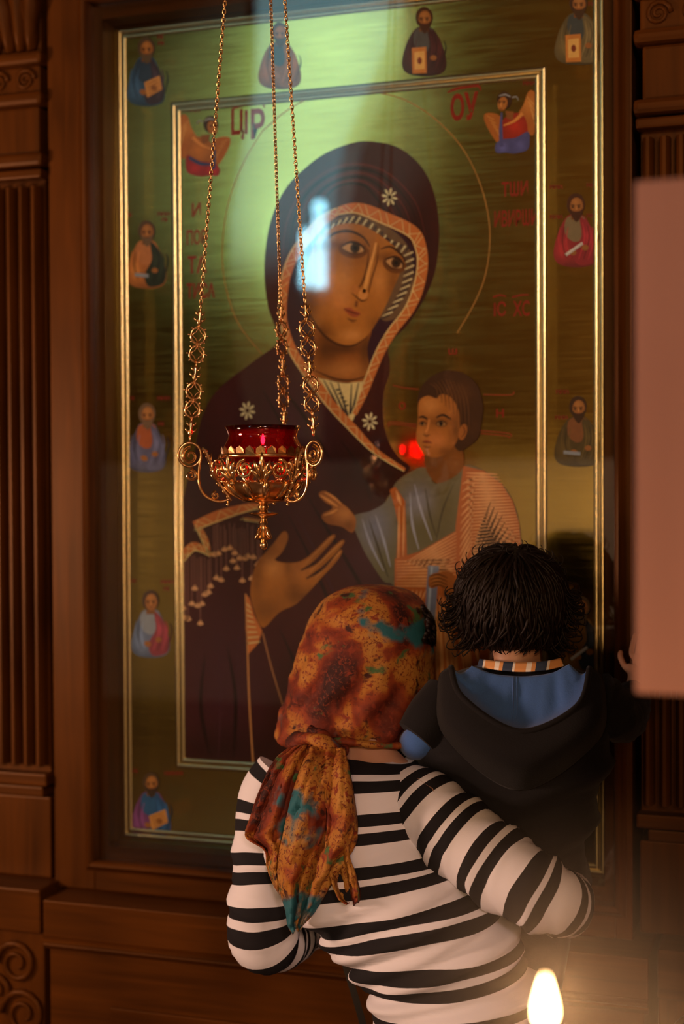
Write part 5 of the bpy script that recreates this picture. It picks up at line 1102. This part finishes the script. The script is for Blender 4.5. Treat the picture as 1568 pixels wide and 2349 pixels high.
# ------------------------------------------------------------------ candles and lamps behind and beside the viewer, some added
FLAME, nt, b = newmat('candle_flame')
b.inputs['Base Color'].default_value = (1, 0.8, 0.5, 1); b.inputs['Emission Color'].default_value = (1.0, 0.62, 0.27, 1); b.inputs['Emission Strength'].default_value = 60
WAX = simple('honey_wax', (0.72, 0.48, 0.20), 0.45, noise=0.1, nscale=30, Subsurface_Weight=0.3, Emission_Strength=0.0)
DARK = simple('black_iron', (0.02, 0.016, 0.012), 0.5, metal=0.6)
def flame_prof(h, r): return [(r*q, h*z) for q, z in ((0.12, 0), (0.6, 0.08), (0.95, 0.22), (1.0, 0.34), (0.85, 0.5), (0.55, 0.7), (0.25, 0.88), (0.04, 1.0))]
def candle(x, y, z0, z1, r, label, group, energy=0.0, fl=(0.034, 0.0075)):
    t = thing('candle', (x, y, z0), label, 'candle', group)
    MB().lathe([(r, 0), (r, (z1-z0)*0.5), (r*0.98, (z1-z0)-0.003), (r*0.8, z1-z0), (r*0.3, z1-z0-0.002)], (x, y, z0), 14).build('wax_taper', WAX, t, smooth=True, angle=50)
    MB().tube([(x, y, z1-0.003), (x+0.001, y, z1+0.005), (x+0.002, y, z1+0.009)], 0.0008, 6).build('wick', DARK, t)
    MB().lathe(flame_prof(*fl), (x, y, z1+0.005), 14).build('flame', FLAME, t, smooth=True)
    if energy:
        l = light('candle_light', 'POINT', (x, y, z1+0.02), energy, CANDLE, 0.012)
    return t

def chandelier(name, loc, n, R, energy, label, size=0.25, stem=False, color=WARM):
    t = thing(name, loc if not stem else (loc[0], loc[1], 0), label, 'candelabrum' if stem else 'chandelier'); x, y, z = loc
    MB().lathe([(R-0.015, -0.02), (R+0.015, -0.02), (R+0.015, 0.02), (R-0.015, 0.02), (R-0.015, -0.02)], loc, 36, cap=False).build('ring', BRASS, t, smooth=True, angle=40)
    if stem:
        MB().lathe([(0.2, 0), (0.2, 0.02), (0.06, 0.06), (0.025, 0.12), (0.022, z-0.1), (0.04, z-0.06), (0.02, z-0.02)], (x, y, 0), 20).build('stem', BRASS, t, smooth=True, angle=40)
        mb = MB()
        for k in range(4):
            a = PI/4+k*PI/2; mb.tube([(x+R*math.cos(a), y+R*math.sin(a), z), (x, y, z-0.04)], 0.008, 6)
        mb.build('spoke', BRASS, t)
    else:
        mb = MB()
        for k in range(4):
            a = PI/4+k*PI/2; mb.tube([(x+R*math.cos(a), y+R*math.sin(a), z), (x, y, z+0.9)], 0.006, 6)
        mb.tube([(x, y, z+0.9), (x, y, ZT)], 0.01, 6); mb.build('suspension_chain', BRASS, t)
    for k in range(n):
        a = 2*PI*k/n; q = (x+R*math.cos(a), y+R*math.sin(a), z+0.02)
        MB().lathe([(0.014, 0), (0.014, 0.10), (0.012, 0.102)], q, 10).build('candle_tube', WAX, t)
        MB().lathe(flame_prof(0.07, 0.018), (q[0], q[1], q[2]+0.102), 10).build('flame', FLAME, t, smooth=True)
    light(name+'_light', 'POINT', (x, y, z+0.28), energy, color, size)
# votive candle stand at the lower right
CYY = -1.70
f0 = P(1250, 2372, CYY); tz = f0[2]-0.20
cs = thing('candle_stand', (f0[0]+0.06, f0[1], 0), 'round brass votive stand carrying the burning candles', 'candle stand')
cxs, cys = f0[0]+0.06, f0[1]-0.02
MB().lathe([(0.02, 0), (0.15, 0.004), (0.17, 0.02), (0.172, 0.02), (0.155, 0.0), (0.02, -0.006)], (cxs, cys, tz-0.01), 40).build('tray', BRASS, cs, smooth=True, angle=40)
MB().lathe([(0.14, 0.0), (0.14, 0.015), (0.05, 0.04), (0.022, 0.08), (0.02, 0.4), (0.032, 0.45), (0.02, 0.5), (0.018, tz-0.02)], (cxs, cys, 0), 24).build('column', BRASS, cs, smooth=True, angle=40)
candle(f0[0], f0[1], tz-0.008, f0[2], 0.005, 'thin burning candle with tall white flame in the stand', 'candles in the votive stand', 2.2, (0.032, 0.0058))
q = P(1545, 2540, -1.75); candle(q[0], q[1], tz-0.008, q[2], 0.005, 'thin burning candle set lower near the rim of the stand', 'candles in the votive stand', 2.2, (0.032, 0.0058))
# the lamps that light the picture, out of view
chandelier('added_chandelier', (2.2, -4.6, 2.7), 10, 0.5, 250, 'added ring chandelier hanging unseen behind the viewer')  # added to light the top and the board from the front
chandelier('candelabrum', (-1.95, -1.65, 1.35), 8, 0.25, 195, 'tall standing candelabrum left of the icon', 0.22, True, (1.0, 0.59, 0.42))
chandelier('added_chandelier', (2.6, -10.6, 4.0), 10, 0.5, 1000, 'added ring chandelier lighting the far end of the church', color=(1.0, 0.58, 0.27))  # added to warm the far wall that the gilding mirrors
chandelier('candelabrum', (0.75, -6.6, 1.35), 8, 0.25, 85, 'added standing candelabrum lighting the low slab', 0.2, True, CANDLE)  # added, unseen, only to light the low slab
# thin haze added to stand in for the lens glow round the flames
m, nt, b = newmat('glow_haze'); nt.nodes.remove(b)
tc = node(nt, 'ShaderNodeTexCoord'); gr = node(nt, 'ShaderNodeTexGradient', gradient_type='SPHERICAL'); nt.links.new(tc.outputs['Object'], gr.inputs[0])
pw = node(nt, 'ShaderNodeMath', operation='POWER'); pw.inputs[1].default_value = 1.6; nt.links.new(gr.outputs['Fac'], pw.inputs[0])
mu = node(nt, 'ShaderNodeMath', operation='MULTIPLY'); mu.inputs[1].default_value = 0.6; nt.links.new(pw.outputs[0], mu.inputs[0])
vsn = node(nt, 'ShaderNodeVolumeScatter'); vsn.inputs['Color'].default_value = (0.85, 0.80, 0.74, 1); vsn.inputs['Anisotropy'].default_value = 0.3; nt.links.new(mu.outputs[0], vsn.inputs['Density'])
nt.links.new(vsn.outputs[0], nt.nodes['Material Output'].inputs['Volume'])
sm = MB().sphere((0, 0, 0), 1.0, 20, 14).build('glow_haze', m, smooth=True); sm.scale = (0.16, 0.16, 0.16); c0 = P(1330, 2330, -1.72); sm.location = tuple(c0)
tag(sm, 'thin added haze standing in for the lens glow round the candle flames', 'haze', kind='stuff')
